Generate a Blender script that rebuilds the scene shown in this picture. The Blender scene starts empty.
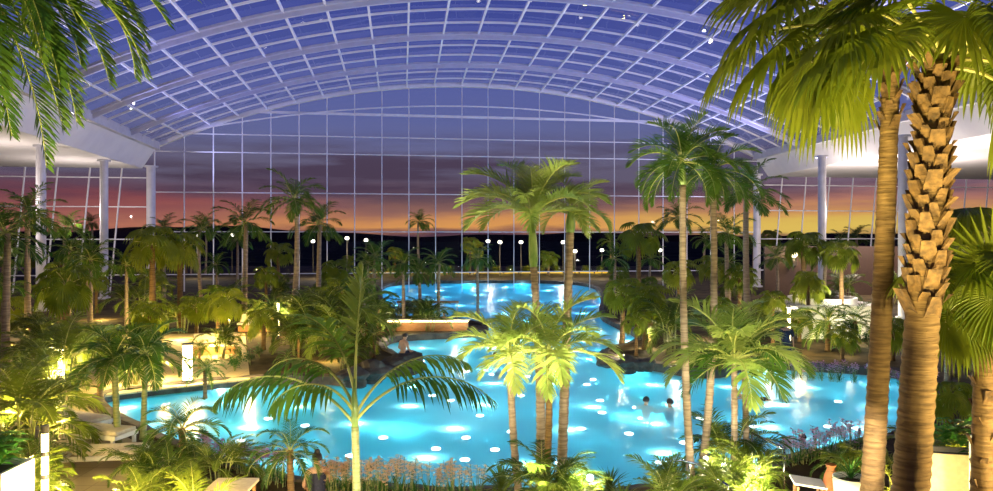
import bpy, bmesh, math, random
from mathutils import Vector, Matrix, geometry
R=math.radians; PI=math.pi
rng=random.Random(7)
SC=bpy.context.scene; COL=SC.collection
H,F,CX,HY=5.5,750.0,496.5,236.0     # eye height, focal length in px, principal column, horizon row
def at(px,py,z=0.0):
    Y=(H-z)*F/(py-HY); return Vector(((px-CX)/F*Y,Y,z))
def xat(px,Y): return (px-CX)/F*Y
def zat(py,Y): return H-(py-HY)*Y/F
def P3(px,py,Y): return Vector((xat(px,Y),Y,zat(py,Y)))
def lin(c):
    return tuple(((v/255)/12.92 if v/255<=.04045 else ((v/255+.055)/1.055)**2.4) for v in c)
def c4(*c): return (*lin(c),1)
# ------------------------------------------------------------------ materials
def nmat(name):
    m=bpy.data.materials.new(name); m.use_nodes=True; nt=m.node_tree; nt.nodes.clear()
    o=nt.nodes.new('ShaderNodeOutputMaterial'); return m,nt,o
def N(nt,t,**k):
    n=nt.nodes.new(t)
    for a,v in k.items():
        if a[0]=='_': setattr(n,a[1:],v)
        else: n.inputs[a.replace('__',' ')].default_value=v
    return n
def pbr(name,ca,cb=None,scale=4,rough=.6,metal=0,bump=0,spec=.4,stretch=None):
    m,nt,o=nmat(name); b=N(nt,'ShaderNodeBsdfPrincipled',Roughness=rough,Metallic=metal)
    b.inputs['Specular IOR Level'].default_value=spec
    tc=N(nt,'ShaderNodeTexCoord'); no=N(nt,'ShaderNodeTexNoise',Scale=scale,Detail=6.0)
    if stretch:
        mp=N(nt,'ShaderNodeMapping'); mp.inputs['Scale'].default_value=stretch
        nt.links.new(tc.outputs['Object'],mp.inputs[0]); nt.links.new(mp.outputs[0],no.inputs['Vector'])
    else: nt.links.new(tc.outputs['Object'],no.inputs['Vector'])
    r=N(nt,'ShaderNodeValToRGB'); r.color_ramp.elements[0].color=(*ca,1); r.color_ramp.elements[1].color=(*(cb or ca),1)
    r.color_ramp.elements[0].position=.35; r.color_ramp.elements[1].position=.65
    nt.links.new(no.outputs['Fac'],r.inputs[0]); nt.links.new(r.outputs[0],b.inputs['Base Color'])
    if bump:
        bp=N(nt,'ShaderNodeBump',Strength=bump,Distance=.03); nt.links.new(no.outputs['Fac'],bp.inputs['Height']); nt.links.new(bp.outputs[0],b.inputs['Normal'])
    nt.links.new(b.outputs[0],o.inputs[0]); return m
def leafmat(name,ca,cb,trans=.45,rough=.45):
    m,nt,o=nmat(name)
    oi=N(nt,'ShaderNodeObjectInfo'); ge=N(nt,'ShaderNodeTexCoord'); no=N(nt,'ShaderNodeTexNoise',Scale=2.5,Detail=3.0)
    nt.links.new(ge.outputs['Object'],no.inputs['Vector'])
    ad=N(nt,'ShaderNodeMath',_operation='MULTIPLY_ADD'); ad.inputs[1].default_value=.5
    nt.links.new(oi.outputs['Random'],ad.inputs[0]); nt.links.new(no.outputs['Fac'],ad.inputs[2])
    r=N(nt,'ShaderNodeValToRGB'); r.color_ramp.elements[0].color=(*ca,1); r.color_ramp.elements[1].color=(*cb,1)
    r.color_ramp.elements[0].position=.4; r.color_ramp.elements[1].position=1.0
    nt.links.new(ad.outputs[0],r.inputs[0])
    b=N(nt,'ShaderNodeBsdfPrincipled',Roughness=rough); b.inputs['Specular IOR Level'].default_value=.35
    t=N(nt,'ShaderNodeBsdfTranslucent'); mx=N(nt,'ShaderNodeMixShader',Fac=trans)
    nt.links.new(r.outputs[0],b.inputs['Base Color']); nt.links.new(r.outputs[0],t.inputs[0])
    nt.links.new(b.outputs[0],mx.inputs[1]); nt.links.new(t.outputs[0],mx.inputs[2]); nt.links.new(mx.outputs[0],o.inputs[0]); return m
def emit(name,c,s):
    m,nt,o=nmat(name); e=N(nt,'ShaderNodeEmission',Color=(*c,1),Strength=s); nt.links.new(e.outputs[0],o.inputs[0]); return m
def glassy(name,tint,refl,rough=.02,bump=None,ior=1.45):
    m,nt,o=nmat(name); t=N(nt,'ShaderNodeBsdfTransparent',Color=(*tint,1)); g=N(nt,'ShaderNodeBsdfGlossy',Roughness=rough)
    fr=N(nt,'ShaderNodeFresnel',IOR=ior); mu=N(nt,'ShaderNodeMath',_operation='MULTIPLY'); mu.inputs[1].default_value=refl
    mx=N(nt,'ShaderNodeMixShader')
    if bump:
        tc=N(nt,'ShaderNodeTexCoord'); no=N(nt,'ShaderNodeTexNoise',Scale=bump[0],Detail=3.0); bp=N(nt,'ShaderNodeBump',Strength=bump[1],Distance=bump[2])
        nt.links.new(tc.outputs['Object'],no.inputs['Vector']); nt.links.new(no.outputs['Fac'],bp.inputs['Height'])
        nt.links.new(bp.outputs[0],g.inputs['Normal']); nt.links.new(bp.outputs[0],fr.inputs['Normal'])
    nt.links.new(fr.outputs[0],mu.inputs[0]); nt.links.new(mu.outputs[0],mx.inputs[0])
    nt.links.new(t.outputs[0],mx.inputs[1]); nt.links.new(g.outputs[0],mx.inputs[2]); nt.links.new(mx.outputs[0],o.inputs[0]); return m
def tiles(name,ca,cb,grout,size,rough=.4,bump=.2):
    m,nt,o=nmat(name); b=N(nt,'ShaderNodeBsdfPrincipled',Roughness=rough)
    tc=N(nt,'ShaderNodeTexCoord'); br=N(nt,'ShaderNodeTexBrick',Scale=1.0)
    br.offset=0; br.inputs['Color1'].default_value=(*ca,1); br.inputs['Color2'].default_value=(*cb,1); br.inputs['Mortar'].default_value=(*grout,1)
    br.inputs['Brick Width'].default_value=size; br.inputs['Row Height'].default_value=size; br.inputs['Mortar Size'].default_value=size*.02
    nt.links.new(tc.outputs['Object'],br.inputs['Vector']); nt.links.new(br.outputs['Color'],b.inputs['Base Color']); nt.links.new(b.outputs[0],o.inputs[0]); return m
def add_milk(m,col,k):
    nt=m.node_tree; o=[n for n in nt.nodes if n.type=='OUTPUT_MATERIAL'][0]; mx=o.inputs[0].links[0].from_node; t=mx.inputs[1].links[0].from_node
    tr=N(nt,'ShaderNodeBsdfTranslucent',Color=(*col,1)); m2=N(nt,'ShaderNodeMixShader',Fac=k)
    nt.links.new(t.outputs[0],m2.inputs[1]); nt.links.new(tr.outputs[0],m2.inputs[2]); nt.links.new(m2.outputs[0],mx.inputs[1])
M={}
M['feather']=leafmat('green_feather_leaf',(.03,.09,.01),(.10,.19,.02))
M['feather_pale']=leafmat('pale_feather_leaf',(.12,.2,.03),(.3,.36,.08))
M['date']=leafmat('date_leaf',(.035,.09,.012),(.11,.19,.025))
M['fan']=leafmat('fan_leaf',(.1,.16,.008),(.26,.3,.02))
M['areca']=leafmat('areca_leaf',(.05,.1,.012),(.17,.22,.025))
M['broad']=leafmat('broad_leaf',(.02,.09,.015),(.06,.2,.03))
M['red']=leafmat('cordyline_leaf',(.12,.03,.012),(.22,.06,.02))
M['rachis']=pbr('leaf_stalk',(.28,.33,.07),(.4,.4,.1),6,.5)
M['fanstalk']=pbr('fan_stalk',(.42,.4,.1),(.55,.5,.18),6,.45)
M['ringtrunk']=pbr('ringed_palm_bark',(.2,.15,.1),(.36,.28,.2),3,.8,bump=.5,stretch=(1,1,9))
M['browntrunk']=pbr('brown_palm_bark',(.12,.07,.025),(.24,.145,.055),3,.8,bump=1,stretch=(1,1,9))
M['fibre']=pbr('fibrous_leaf_base',(.07,.038,.014),(.18,.1,.034),12,.8,bump=1)
M['fibrecut']=pbr('cut_leaf_base',(.55,.45,.3),(.7,.6,.42),5,.7)
M['shaft']=pbr('green_crownshaft',(.1,.2,.04),(.22,.3,.09),3,.4,stretch=(3,3,1))
M['stem']=pbr('green_stem',(.13,.17,.05),(.27,.27,.1),4,.5,stretch=(1,1,8))
M['steel']=pbr('painted_white_steel',(.74,.74,.78),(.8,.8,.84),2,.4)
M['steelgrey']=pbr('painted_grey_steel',(.5,.5,.54),(.58,.58,.62),2,.4)
M['soffit']=pbr('white_plaster',(.78,.76,.76),(.84,.82,.8),.8,.8)
M['roofglass']=glassy('roof_glass',(.93,.94,1),.5)
M['glass']=glassy('facade_glass',(.96,.96,.97),.35)
M['water']=glassy('pool_water',(.84,.98,.98),.17,.28,(2.6,.6,.05),1.33)
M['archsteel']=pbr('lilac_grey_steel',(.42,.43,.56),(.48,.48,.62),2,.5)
add_milk(M['water'],(.26,.82,.92),.48)
M['pooltile']=tiles('pool_tile',(.045,.5,.66),(.05,.53,.69),(.045,.46,.6),.6,1.0)
M['floor']=tiles('beige_floor_tile',(.36,.28,.15),(.4,.31,.17),(.25,.19,.1),.6,.75)
M['soil']=pbr('dark_soil',(.03,.022,.012),(.07,.05,.025),6,.95,bump=.6)
M['rock']=pbr('dark_rock',(.03,.025,.022),(.09,.07,.055),2.5,.8,bump=.7)
M['white']=pbr('white_lacquer',(.74,.71,.64),(.8,.77,.7),2,.45)
M['cushion']=pbr('cream_cushion',(.52,.44,.32),(.6,.52,.39),14,.9,bump=.1)
M['wood']=pbr('warm_wood',(.24,.1,.035),(.36,.17,.06),5,.5,stretch=(1,12,12))
M['chrome']=pbr('brushed_steel',(.7,.7,.7),(.75,.75,.75),8,.2,1)
M['dark']=pbr('dark_plastic',(.012,.014,.02),(.02,.022,.03),5,.4)
M['skin']=pbr('skin',(.5,.27,.17),(.56,.32,.21),8,.5)
M['hair']=pbr('dark_hair',(.012,.008,.006),(.03,.02,.014),20,.5)
M['cloth']=pbr('dark_cloth',(.015,.018,.04),(.03,.03,.06),20,.8)
M['outside']=pbr('dark_ground',(.02,.022,.02),(.045,.045,.035),.1,1,spec=0)
M['planting']=pbr('planting_soil',(.035,.026,.013),(.09,.065,.03),1.2,.95,bump=.5,spec=.1)
M['hill']=pbr('dark_hill',(.02,.014,.014),(.035,.024,.024),.02,1,spec=0)
M['fixture']=pbr('bronze_fixture',(.05,.045,.04),(.08,.07,.06),6,.4,.5)
M['lens']=emit('pool_lamp_lens',(.85,.97,1),30)
M['warmglow']=emit('warm_lamp_glow',(1,.82,.42),9)
M['whiteglow']=emit('white_lamp_glow',(1,.93,.75),9)
M['yellowglow']=emit('yellow_strip_glow',(1,.62,.05),1.2)
M['pink']=leafmat('pink_petal',(.65,.25,.35),(.8,.45,.5),.4)
M['peach']=leafmat('peach_petal',(.75,.48,.26),(.85,.65,.42),.4)
M['violet']=leafmat('violet_petal',(.4,.14,.34),(.65,.35,.55),.4)
# ------------------------------------------------------------------ mesh helpers
class G:
    """collects vertices and faces with a material slot per face"""
    def __init__(s): s.v=[]; s.f=[]; s.m=[]
    def add(s,vs,fs,mi=0):
        b=len(s.v); s.v+=[Vector(v) for v in vs]; s.f+=[tuple(i+b for i in f) for f in fs]; s.m+=[mi]*len(fs); return s
    def merge(s,g,mat=None,mi=None):
        b=len(s.v); s.v+=[(mat@v if mat else v.copy()) for v in g.v]; s.f+=[tuple(i+b for i in f) for f in g.f]; s.m+=(g.m if mi is None else [mi]*len(g.f)); return s
    def box(s,c,d,rz=0,mi=0,mat=None,bev=0):
        x,y,z=d[0]/2,d[1]/2,d[2]/2
        if bev:
            bm=bmesh.new(); bmesh.ops.create_cube(bm,size=1); bmesh.ops.scale(bm,vec=d,verts=bm.verts)
            bmesh.ops.bevel(bm,geom=bm.edges[:],offset=bev,segments=2,affect='EDGES',profile=.6)
            bm.verts.index_update(); vs=[v.co.copy() for v in bm.verts]; fs=[tuple(v.index for v in f.verts) for f in bm.faces]; bm.free()
        else:
            vs=[Vector((a*x,b*y,e*z)) for e in(-1,1) for b in(-1,1) for a in(-1,1)]
            fs=[(0,2,3,1),(4,5,7,6),(0,1,5,4),(2,6,7,3),(0,4,6,2),(1,3,7,5)]
        m=Matrix.Translation(Vector(c))@Matrix.Rotation(rz,4,'Z')
        if mat: m=m@mat
        return s.add([m@v for v in vs],fs,mi)
    def tube(s,pts,rad,n=8,mi=0,cap=True):
        pts=[Vector(p) for p in pts]; vs=[]; fs=[]; k=len(pts)
        for i,p in enumerate(pts):
            t=(pts[min(i+1,k-1)]-pts[max(i-1,0)]).normalized()
            a=t.cross(Vector((0,0,1)) if abs(t.z)<.9 else Vector((1,0,0))).normalized(); b=t.cross(a)
            r=rad[i] if hasattr(rad,'__len__') else rad
            vs+=[p+(a*math.cos(2*PI*j/n)+b*math.sin(2*PI*j/n))*r for j in range(n)]
        for i in range(k-1):
            for j in range(n): fs.append((i*n+j,i*n+(j+1)%n,(i+1)*n+(j+1)%n,(i+1)*n+j))
        if cap: fs+=[tuple(range(n))[::-1],tuple(range((k-1)*n,k*n))]
        return s.add(vs,fs,mi)
    def ball(s,c,r,n=8,m=6,mi=0):
        r=r if hasattr(r,'__len__') else (r,r,r); vs=[]; fs=[]
        for i in range(m+1):
            th=PI*i/m
            for j in range(n): vs.append(Vector(c)+Vector((r[0]*math.sin(th)*math.cos(2*PI*j/n),r[1]*math.sin(th)*math.sin(2*PI*j/n),r[2]*math.cos(th))))
        for i in range(m):
            for j in range(n): fs.append((i*n+j,(i+1)*n+j,(i+1)*n+(j+1)%n,i*n+(j+1)%n))
        return s.add(vs,fs,mi)
    def beam(s,pts,w,h,mi=0):
        """rectangular section bar along a path, h vertical-ish"""
        pts=[Vector(p) for p in pts]; k=len(pts); vs=[]; fs=[]
        for i,p in enumerate(pts):
            t=(pts[min(i+1,k-1)]-pts[max(i-1,0)]).normalized(); up=Vector((0,0,1)) if abs(t.z)<.95 else Vector((0,1,0))
            a=t.cross(up).normalized(); b=a.cross(t)
            vs+=[p+a*w/2+b*h/2,p-a*w/2+b*h/2,p-a*w/2-b*h/2,p+a*w/2-b*h/2]
        for i in range(k-1):
            for j in range(4): fs.append((i*4+j,i*4+(j+1)%4,i*4+4+(j+1)%4,i*4+4+j))
        fs+=[(3,2,1,0),tuple(range(4*k-4,4*k))]
        return s.add(vs,fs,mi)
    def mesh(s,name,mats,smooth=False):
        me=bpy.data.meshes.new(name); me.from_pydata([tuple(v) for v in s.v],[],s.f)
        for m in mats: me.materials.append(m)
        me.polygons.foreach_set('material_index',s.m)
        if smooth: me.polygons.foreach_set('use_smooth',[True]*len(s.f))
        me.update(); return me
def ob(name,me,parent=None,loc=(0,0,0),rz=0,sc=1):
    o=bpy.data.objects.new(name,me); COL.objects.link(o); o.location=loc; o.rotation_euler=(0,0,rz)
    o.scale=(sc,sc,sc) if not hasattr(sc,'__len__') else sc
    if parent: o.parent=parent
    return o
def part(name,g,mats,parent=None,smooth=False,**k): return ob(name,g.mesh(name,mats if isinstance(mats,list) else [mats],smooth),parent,**k)
def tag(o,label,cat=None,group=None,kind=None):
    if label: o['label']=label
    if cat: o['category']=cat
    if group: o['group']=group
    if kind: o['kind']=kind
    return o
def thing(name,label,cat,loc,rz=0,group=None,sc=1): return tag(ob(name,None,None,loc,rz,sc),label,cat,group)
def copy_tree(o,parent=None):
    c=o.copy(); COL.objects.link(c)
    if parent: c.parent=parent
    for ch in list(KIDS.get(o,[])): copy_tree(ch,c)
    return c
KIDS={}
def lamp(kind,loc,e,c,r=.1,aim=None,cone=90,size=None,name='lamp'):
    l=bpy.data.lights.new(name,kind); l.energy=e; l.color=c
    if kind in('POINT','SPOT'): l.shadow_soft_size=r
    if kind=='SPOT': l.spot_size=R(cone); l.spot_blend=.6
    if kind=='AREA': l.shape='RECTANGLE'; l.size,l.size_y=size
    o=bpy.data.objects.new(name,l); COL.objects.link(o); o.location=loc
    if aim is not None: o.rotation_euler=(Vector(aim)-Vector(loc)).to_track_quat('-Z','Y').to_euler()
    return o
ORD='first second third fourth fifth sixth seventh eighth ninth tenth eleventh twelfth thirteenth fourteenth fifteenth sixteenth seventeenth eighteenth nineteenth twentieth'.split()
TENS={20:'twenty',30:'thirty',40:'forty',50:'fifty',60:'sixty'}
def nth(i):
    if i<20: return ORD[i]
    t=(i+1)//10*10; u=(i+1)%10
    return {20:'twentieth',30:'thirtieth',40:'fortieth',50:'fiftieth',60:'sixtieth'}[t] if u==0 else TENS[t]+'-'+ORD[u-1]
# ------------------------------------------------------------------ plant generators
def frond(r,L=2.2,n=36,ll=.55,lw=.035,e0=60,curve=90,vee=20,droop=.35,pet=.15,rw=.018,segs=3,sweep=(30,65),bare=0,side=0):
    """one feather leaf growing from the origin in the XZ plane; gravity already in its curve"""
    g=G(); K=16; pts=[Vector((0,0,0))]; tg=[]
    for i in range(K):
        a=R(e0-curve*((i+.5)/K)**1.35); t=Vector((math.cos(a),side*((i/K)**2)*.5,math.sin(a))).normalized(); tg.append(t); pts.append(pts[-1]+t*L/K)
    tg.append(tg[-1])
    g.tube(pts,[rw*(1-.9*i/K)+.002 for i in range(K+1)],5,1)
    for i in range(n):
        u=pet+(1-pet)*(i+.5)/n; x=u*K; k=min(int(x),K-1); p=pts[k].lerp(pts[k+1],x-k); t=tg[k].lerp(tg[min(k+1,K)],x-k).normalized()
        nn=Vector((-t.z,0,t.x)); w=(u-pet)/(1-pet)
        ln=ll*(.45+.75*math.sin(PI*min(1,w*.85+.12)))*(1-.45*w**4)
        for sg in(-1,1):
            if r.random()<bare: continue
            a=R(sweep[0]+(sweep[1]-sweep[0])*w+r.uniform(-6,6)); v=R(vee+r.uniform(-10,10))
            d=(Vector((0,sg,0))*math.cos(a)+t*math.sin(a))*math.cos(v)+nn*math.sin(v); d.normalize()
            wd=(t-d*t.dot(d)); wd.normalize(); wd=(wd+nn*.35*sg*0).normalized()
            l=ln*r.uniform(.85,1.1); q=p.copy(); vs=[]; prof=[.45,1,.75] if segs==3 else [.6,1]
            for s in range(segs):
                h=lw*prof[s]/2; vs+=[q+wd*h,q-wd*h]
                d=(d+Vector((0,0,-droop*(.5+s*.5)))).normalized(); q=q+d*l/segs
            vs.append(q); fs=[(2*s,2*s+1,2*s+3,2*s+2) for s in range(segs-1)]+[(2*segs-2,2*segs-1,2*segs)]
            g.add(vs,fs,0)
    return g
def fanleaf(r,pet=1.0,Rd=.8,n=34,e0=45,curve=40,face=30,droop=.25,span=165,pw=.022,torn=.55):
    """one fan leaf: bare stalk along the XZ plane, pleated blade of joined ribs with free hanging tips"""
    g=G(); K=8; pts=[Vector((0,0,0))]
    for i in range(K):
        a=R(e0-curve*((i+.5)/K)**1.2); t=Vector((math.cos(a),0,math.sin(a))); pts.append(pts[-1]+t*pet/K)
    g.tube(pts,[pw*(1-.45*i/K) for i in range(K+1)],6,1)
    hub=pts[-1]; t0=t; nn=Vector((-t0.z,0,t0.x)); t=(t0*math.cos(R(face))-nn*math.sin(R(face))); nn=Vector((-t.z,0,t.x))
    th=2*R(span)/n
    for i in range(n):
        a=-R(span)+th*(i+.5); ca,sa=math.cos(a),math.sin(a)
        d=(t*ca+Vector((0,1,0))*sa); w=(-t*sa+Vector((0,1,0))*ca)
        ln=Rd*(.72+.28*math.cos(a*.8))*r.uniform(.92,1.06); q=hub+nn*.0; vs=[hub.copy()]
        st=[(.28,1),(torn,1),(.78,.55)]
        pd=d.copy(); last=0; q=hub.copy()
        for s,(u,k) in enumerate(st):
            if u>torn-.01: pd=(pd+Vector((r.uniform(-.05,.05),r.uniform(-.05,.05),-droop*(s)))).normalized()
            q=q+pd*(u-last)*ln; last=u
            hw=min(u,torn)*ln*math.tan(th/2)*k*1.02
            vs+=[q-w*hw-nn*hw*.35,q+nn*hw*.45,q+w*hw-nn*hw*.35]
        pd=(pd+Vector((0,0,-droop*2.2))).normalized(); vs.append(q+pd*(1-last)*ln)
        fs=[(0,2,1),(0,3,2)]
        for s in range(2):
            b=1+3*s; fs+=[(b,b+1,b+4,b+3),(b+1,b+2,b+5,b+4)]
        fs+=[(7,8,10),(8,9,10)]
        g.add(vs,fs,0)
    return g
def trunk_path(top,bend=(0,0),k=14):
    top=Vector(top); b=Vector((bend[0],bend[1],0))
    return [top*(i/k)+b*math.sin(PI*i/k) for i in range(k+1)]
def trunk(top,r0,r1,bend=(0,0),rings=24,n=12,swell=.25,ridge=.05):
    k=rings*2; p=trunk_path(top,bend,k)
    return G().tube(p,[(r0+(r1-r0)*i/k)*(1+swell*max(0,1-i/k*6)**2)*(1+(ridge if i%2 else -ridge)) for i in range(k+1)],n)
FR={}
def frond_set(key,base,es=(78,55,32,8,-15),var=1,**kw):
    r=random.Random(hash(key)%999 if 0 else sum(map(ord,key)))
    FR[key]=[]
    for e in es:
        for v in range(var):
            a=dict(base); a.update(kw); a['e0']=e; a['curve']=base.get('curve',80)*(1 if e>0 else .55)*r.uniform(.85,1.15)
            FR[key].append((e,frond(r,**a)))
frond_set('royal',dict(L=1.75,n=48,ll=.5,lw=.028,curve=82,vee=26,droop=.17),(80,62,44,24,2),2)
frond_set('coco',dict(L=1.45,n=34,ll=.45,lw=.032,curve=82,vee=22,droop=.22),(80,60,40,18),2)
frond_set('pygmy',dict(L=1.0,n=34,ll=.2,lw=.016,curve=105,vee=25,droop=.2,rw=.009),(80,58,36,14,-8),2)
frond_set('low',dict(L=1.6,n=22,ll=.46,lw=.046,curve=85,vee=15,droop=.4,segs=2),(78,56,34,12,-10),2)
MESH={}
def fmesh(key,i,leaf,stalk='rachis'):
    k=(key,i,leaf)
    if k not in MESH: MESH[k]=FR[key][i][1].mesh('frond',[M[leaf],M[stalk]])
    return MESH[k]
def crown_parts(root,key,n,top,leaf,sc=1,seed=1,emin=-30,emax=85,flat=None,stalk='rachis'):
    """hangs n separate leaves on a trunk top"""
    r=random.Random(seed); L=FR[key]; az=r.uniform(0,6)
    for i in range(n):
        e=emax+(emin-emax)*((i+.5)/n)**.9+r.uniform(-6,6); j=min(range(len(L)),key=lambda q:abs(L[q][0]-e)+r.uniform(0,4))
        az+=2.39996+r.uniform(-.2,.2)
        o=ob('frond',fmesh(key,j,leaf,stalk),root,top,az,sc*r.uniform(.88,1.1)); o.rotation_euler=(r.uniform(-.15,.15),R(L[j][0]-e)*.7,az); o.rotation_mode='XYZ'
def crown_geo(key,n,sc=1,seed=1,emin=-25,emax=85):
    r=random.Random(seed); L=FR[key]; az=0; g=G()
    for i in range(n):
        e=emax+(emin-emax)*((i+.5)/n)**.9+r.uniform(-8,8); j=min(range(len(L)),key=lambda q:abs(L[q][0]-e)+r.uniform(0,4)); az+=2.4+r.uniform(-.25,.25)
        m=Matrix.Rotation(az,4,'Z')@Matrix.Rotation(R(L[j][0]-e)*.7,4,'Y')@Matrix.Rotation(r.uniform(-.2,.2),4,'X')@Matrix.Scale(sc*r.uniform(.85,1.12),4)
        g.merge(L[j][1],m)
    return g
def feather_palm(name,label,px,Y,cpx,cpy,key='royal',leaf='feather',n=16,sc=1.0,r0=.13,r1=.09,bark='ringtrunk',shaft=0,bend=(0,0),seed=1,emin=-30,group=None,gz=.3):
    base=Vector((xat(px,Y),Y,gz)); top=Vector((xat(cpx,Y),Y,zat(cpy,Y)))-base
    t=thing(name,label,'palm tree',base,0,group)
    low=top*(1-shaft/top.length) if shaft else top
    part('trunk',trunk(low,r0,r1,bend,max(8,int(top.length*5))),M[bark],t,True)
    if shaft:
        p=[low.lerp(top,i/6) for i in range(7)]
        part('crownshaft',G().tube(p,[r1*1.05,r1*1.25,r1*1.28,r1*1.15,r1*.95,r1*.75,r1*.5],12),M['shaft'],t,True)
    crown_parts(t,key,n,top-Vector((0,0,.04)),leaf,sc,seed,emin)
    return t
# ------------------------------------------------------------------ world: dusk sky
w=bpy.data.worlds.new('dusk_sky'); SC.world=w; w.use_nodes=True; nt=w.node_tree; nt.nodes.clear()
out=N(nt,'ShaderNodeOutputWorld'); bg=N(nt,'ShaderNodeBackground',Strength=1.0); tc=N(nt,'ShaderNodeTexCoord'); sp=N(nt,'ShaderNodeSeparateXYZ')
L=nt.links.new; L(tc.outputs['Generated'],sp.inputs[0])
mp=N(nt,'ShaderNodeMapping'); mp.inputs['Scale'].default_value=(3.2,3.2,26); L(tc.outputs['Generated'],mp.inputs[0])
n1=N(nt,'ShaderNodeTexNoise',Scale=1.3,Detail=7.0,Roughness=.6); L(mp.outputs[0],n1.inputs['Vector'])
wob=N(nt,'ShaderNodeMath',_operation='MULTIPLY_ADD'); wob.inputs[1].default_value=.05; L(n1.outputs['Fac'],wob.inputs[0])
sub=N(nt,'ShaderNodeMath',_operation='SUBTRACT'); sub.inputs[1].default_value=.025; L(sp.outputs['Z'],sub.inputs[0]); L(sub.outputs[0],wob.inputs[2])
def ramp(stops,src):
    r=N(nt,'ShaderNodeValToRGB'); e=r.color_ramp.elements
    while len(e)<len(stops): e.new(.5)
    for k,(p,c) in zip(e,stops): k.position=p; k.color=c4(*c)
    L(src,r.inputs[0]); return r
up=[(.078,(98,90,112)),(.1,(102,98,126)),(.125,(102,106,150)),(.16,(94,102,158)),(.22,(86,96,164)),(.32,(60,72,152)),(.6,(40,50,122)),(1,(28,36,90))]
mid=ramp([(0,(84,58,72)),(.006,(150,100,84)),(.011,(222,156,86)),(.02,(212,146,88)),(.032,(160,112,94)),(.048,(118,90,96)),(.06,(104,86,102))]+up,wob.outputs[0])
lef=ramp([(0,(66,46,56)),(.008,(150,92,82)),(.014,(180,112,92)),(.024,(156,94,86)),(.04,(142,74,78)),(.056,(100,68,84))]+up,wob.outputs[0])
rig=ramp([(0,(90,66,70)),(.006,(190,150,88)),(.012,(226,192,92)),(.022,(222,186,90)),(.032,(210,152,90)),(.044,(176,118,104)),(.06,(128,98,112))]+up,wob.outputs[0])
def azf(a,b):
    m=N(nt,'ShaderNodeMapRange'); m.inputs['From Min'].default_value=a; m.inputs['From Max'].default_value=b; m.interpolation_type='SMOOTHSTEP'; L(sp.outputs['X'],m.inputs[0]); return m
m1=N(nt,'ShaderNodeMixRGB'); m2=N(nt,'ShaderNodeMixRGB')
L(azf(-.5,-.05).outputs[0],m1.inputs[0]); L(lef.outputs[0],m1.inputs[1]); L(mid.outputs[0],m1.inputs[2])
L(azf(.05,.4).outputs[0],m2.inputs[0]); L(m1.outputs[0],m2.inputs[1]); L(rig.outputs[0],m2.inputs[2])
n2=N(nt,'ShaderNodeTexNoise',Scale=.9,Detail=6.0,Roughness=.55); mp2=N(nt,'ShaderNodeMapping'); mp2.inputs['Scale'].default_value=(5,5,52); mp2.inputs['Location'].default_value=(.7,.2,.4)
L(tc.outputs['Generated'],mp2.inputs[0]); L(mp2.outputs[0],n2.inputs['Vector'])
cr=N(nt,'ShaderNodeMapRange'); cr.inputs['From Min'].default_value=.44; cr.inputs['From Max'].default_value=.62; cr.inputs['To Max'].default_value=.85; L(n2.outputs['Fac'],cr.inputs[0])
ze=N(nt,'ShaderNodeMapRange'); ze.inputs['From Min'].default_value=.028; ze.inputs['From Max'].default_value=.06; L(sp.outputs['Z'],ze.inputs[0])
ze2=N(nt,'ShaderNodeMapRange'); ze2.inputs['From Min'].default_value=.14; ze2.inputs['From Max'].default_value=.1; L(sp.outputs['Z'],ze2.inputs[0])
cm=N(nt,'ShaderNodeMath',_operation='MULTIPLY'); L(ze.outputs[0],cm.inputs[0]); L(ze2.outputs[0],cm.inputs[1])
cm2=N(nt,'ShaderNodeMath',_operation='MULTIPLY'); L(cm.outputs[0],cm2.inputs[0]); L(cr.outputs[0],cm2.inputs[1])
m3=N(nt,'ShaderNodeMixRGB'); m3.inputs[2].default_value=c4(72,56,76); L(cm2.outputs[0],m3.inputs[0]); L(m2.outputs[0],m3.inputs[1])
L(m3.outputs[0],bg.inputs[0]); L(bg.outputs[0],out.inputs[0])
# ------------------------------------------------------------------ floor, pool
PX=[(95,403),(150,396),(215,389),(262,385),(330,384),(362,390),(364,377),(385,374),(413,372),(414,366),(396,360),(384,352),(388,343),(420,340),(470,338),(492,333),(480,326),(440,322),(400,321),(386,316),(382,300),(382,286),(430,283.5),(520,283),(592,285),(603,300),(597,318),(615,328),(634,336),(640,343),(625,349),(606,354),(597,361),(606,366),(640,369),(665,373),(690,378),(718,379),(738,373),(755,368),(800,371),(850,374),(895,377),(928,390),(932,410),(905,440),(860,451),(815,461),(775,472),(755,488),(700,498),(600,503),(470,503),(390,498),(310,493),(252,482),(215,467),(165,447),(120,424)]
OUT=[at(*p).to_2d() for p in PX]
for _ in range(2):
    OUT=[q for i,a in enumerate(OUT) for q in (a.lerp(OUT[(i+1)%len(OUT)],.25),a.lerp(OUT[(i+1)%len(OUT)],.75))]
def in_poly(x,y,m=0):
    c=False; n=len(OUT); d=1e9
    for i in range(n):
        a,b=OUT[i],OUT[(i+1)%n]
        if (a.y>y)!=(b.y>y) and x<(b.x-a.x)*(y-a.y)/(b.y-a.y)+a.x: c=not c
        if m:
            e=b-a; k=max(0,min(1,((x-a.x)*e.x+(y-a.y)*e.y)/max(e.length_squared,1e-9))); d=min(d,(a.x+e.x*k-x)**2+(a.y+e.y*k-y)**2)
    return c or (m and d<m*m)
GZ=.3; BZ=-1.1
def poly3(z): return [Vector((p.x,p.y,z)) for p in OUT]
box=[Vector(p) for p in ((-75,-4,GZ),(75,-4,GZ),(75,130,GZ),(-75,130,GZ))]
tri=geometry.tessellate_polygon([box,poly3(GZ)]); g=G(); g.add(box+poly3(GZ),tri)
g.add([Vector((p.x,p.y,GZ)) for p in box]+[Vector((p.x,p.y,-1.5)) for p in box],[(i,(i+1)%4,4+(i+1)%4,4+i) for i in range(4)])
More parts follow.
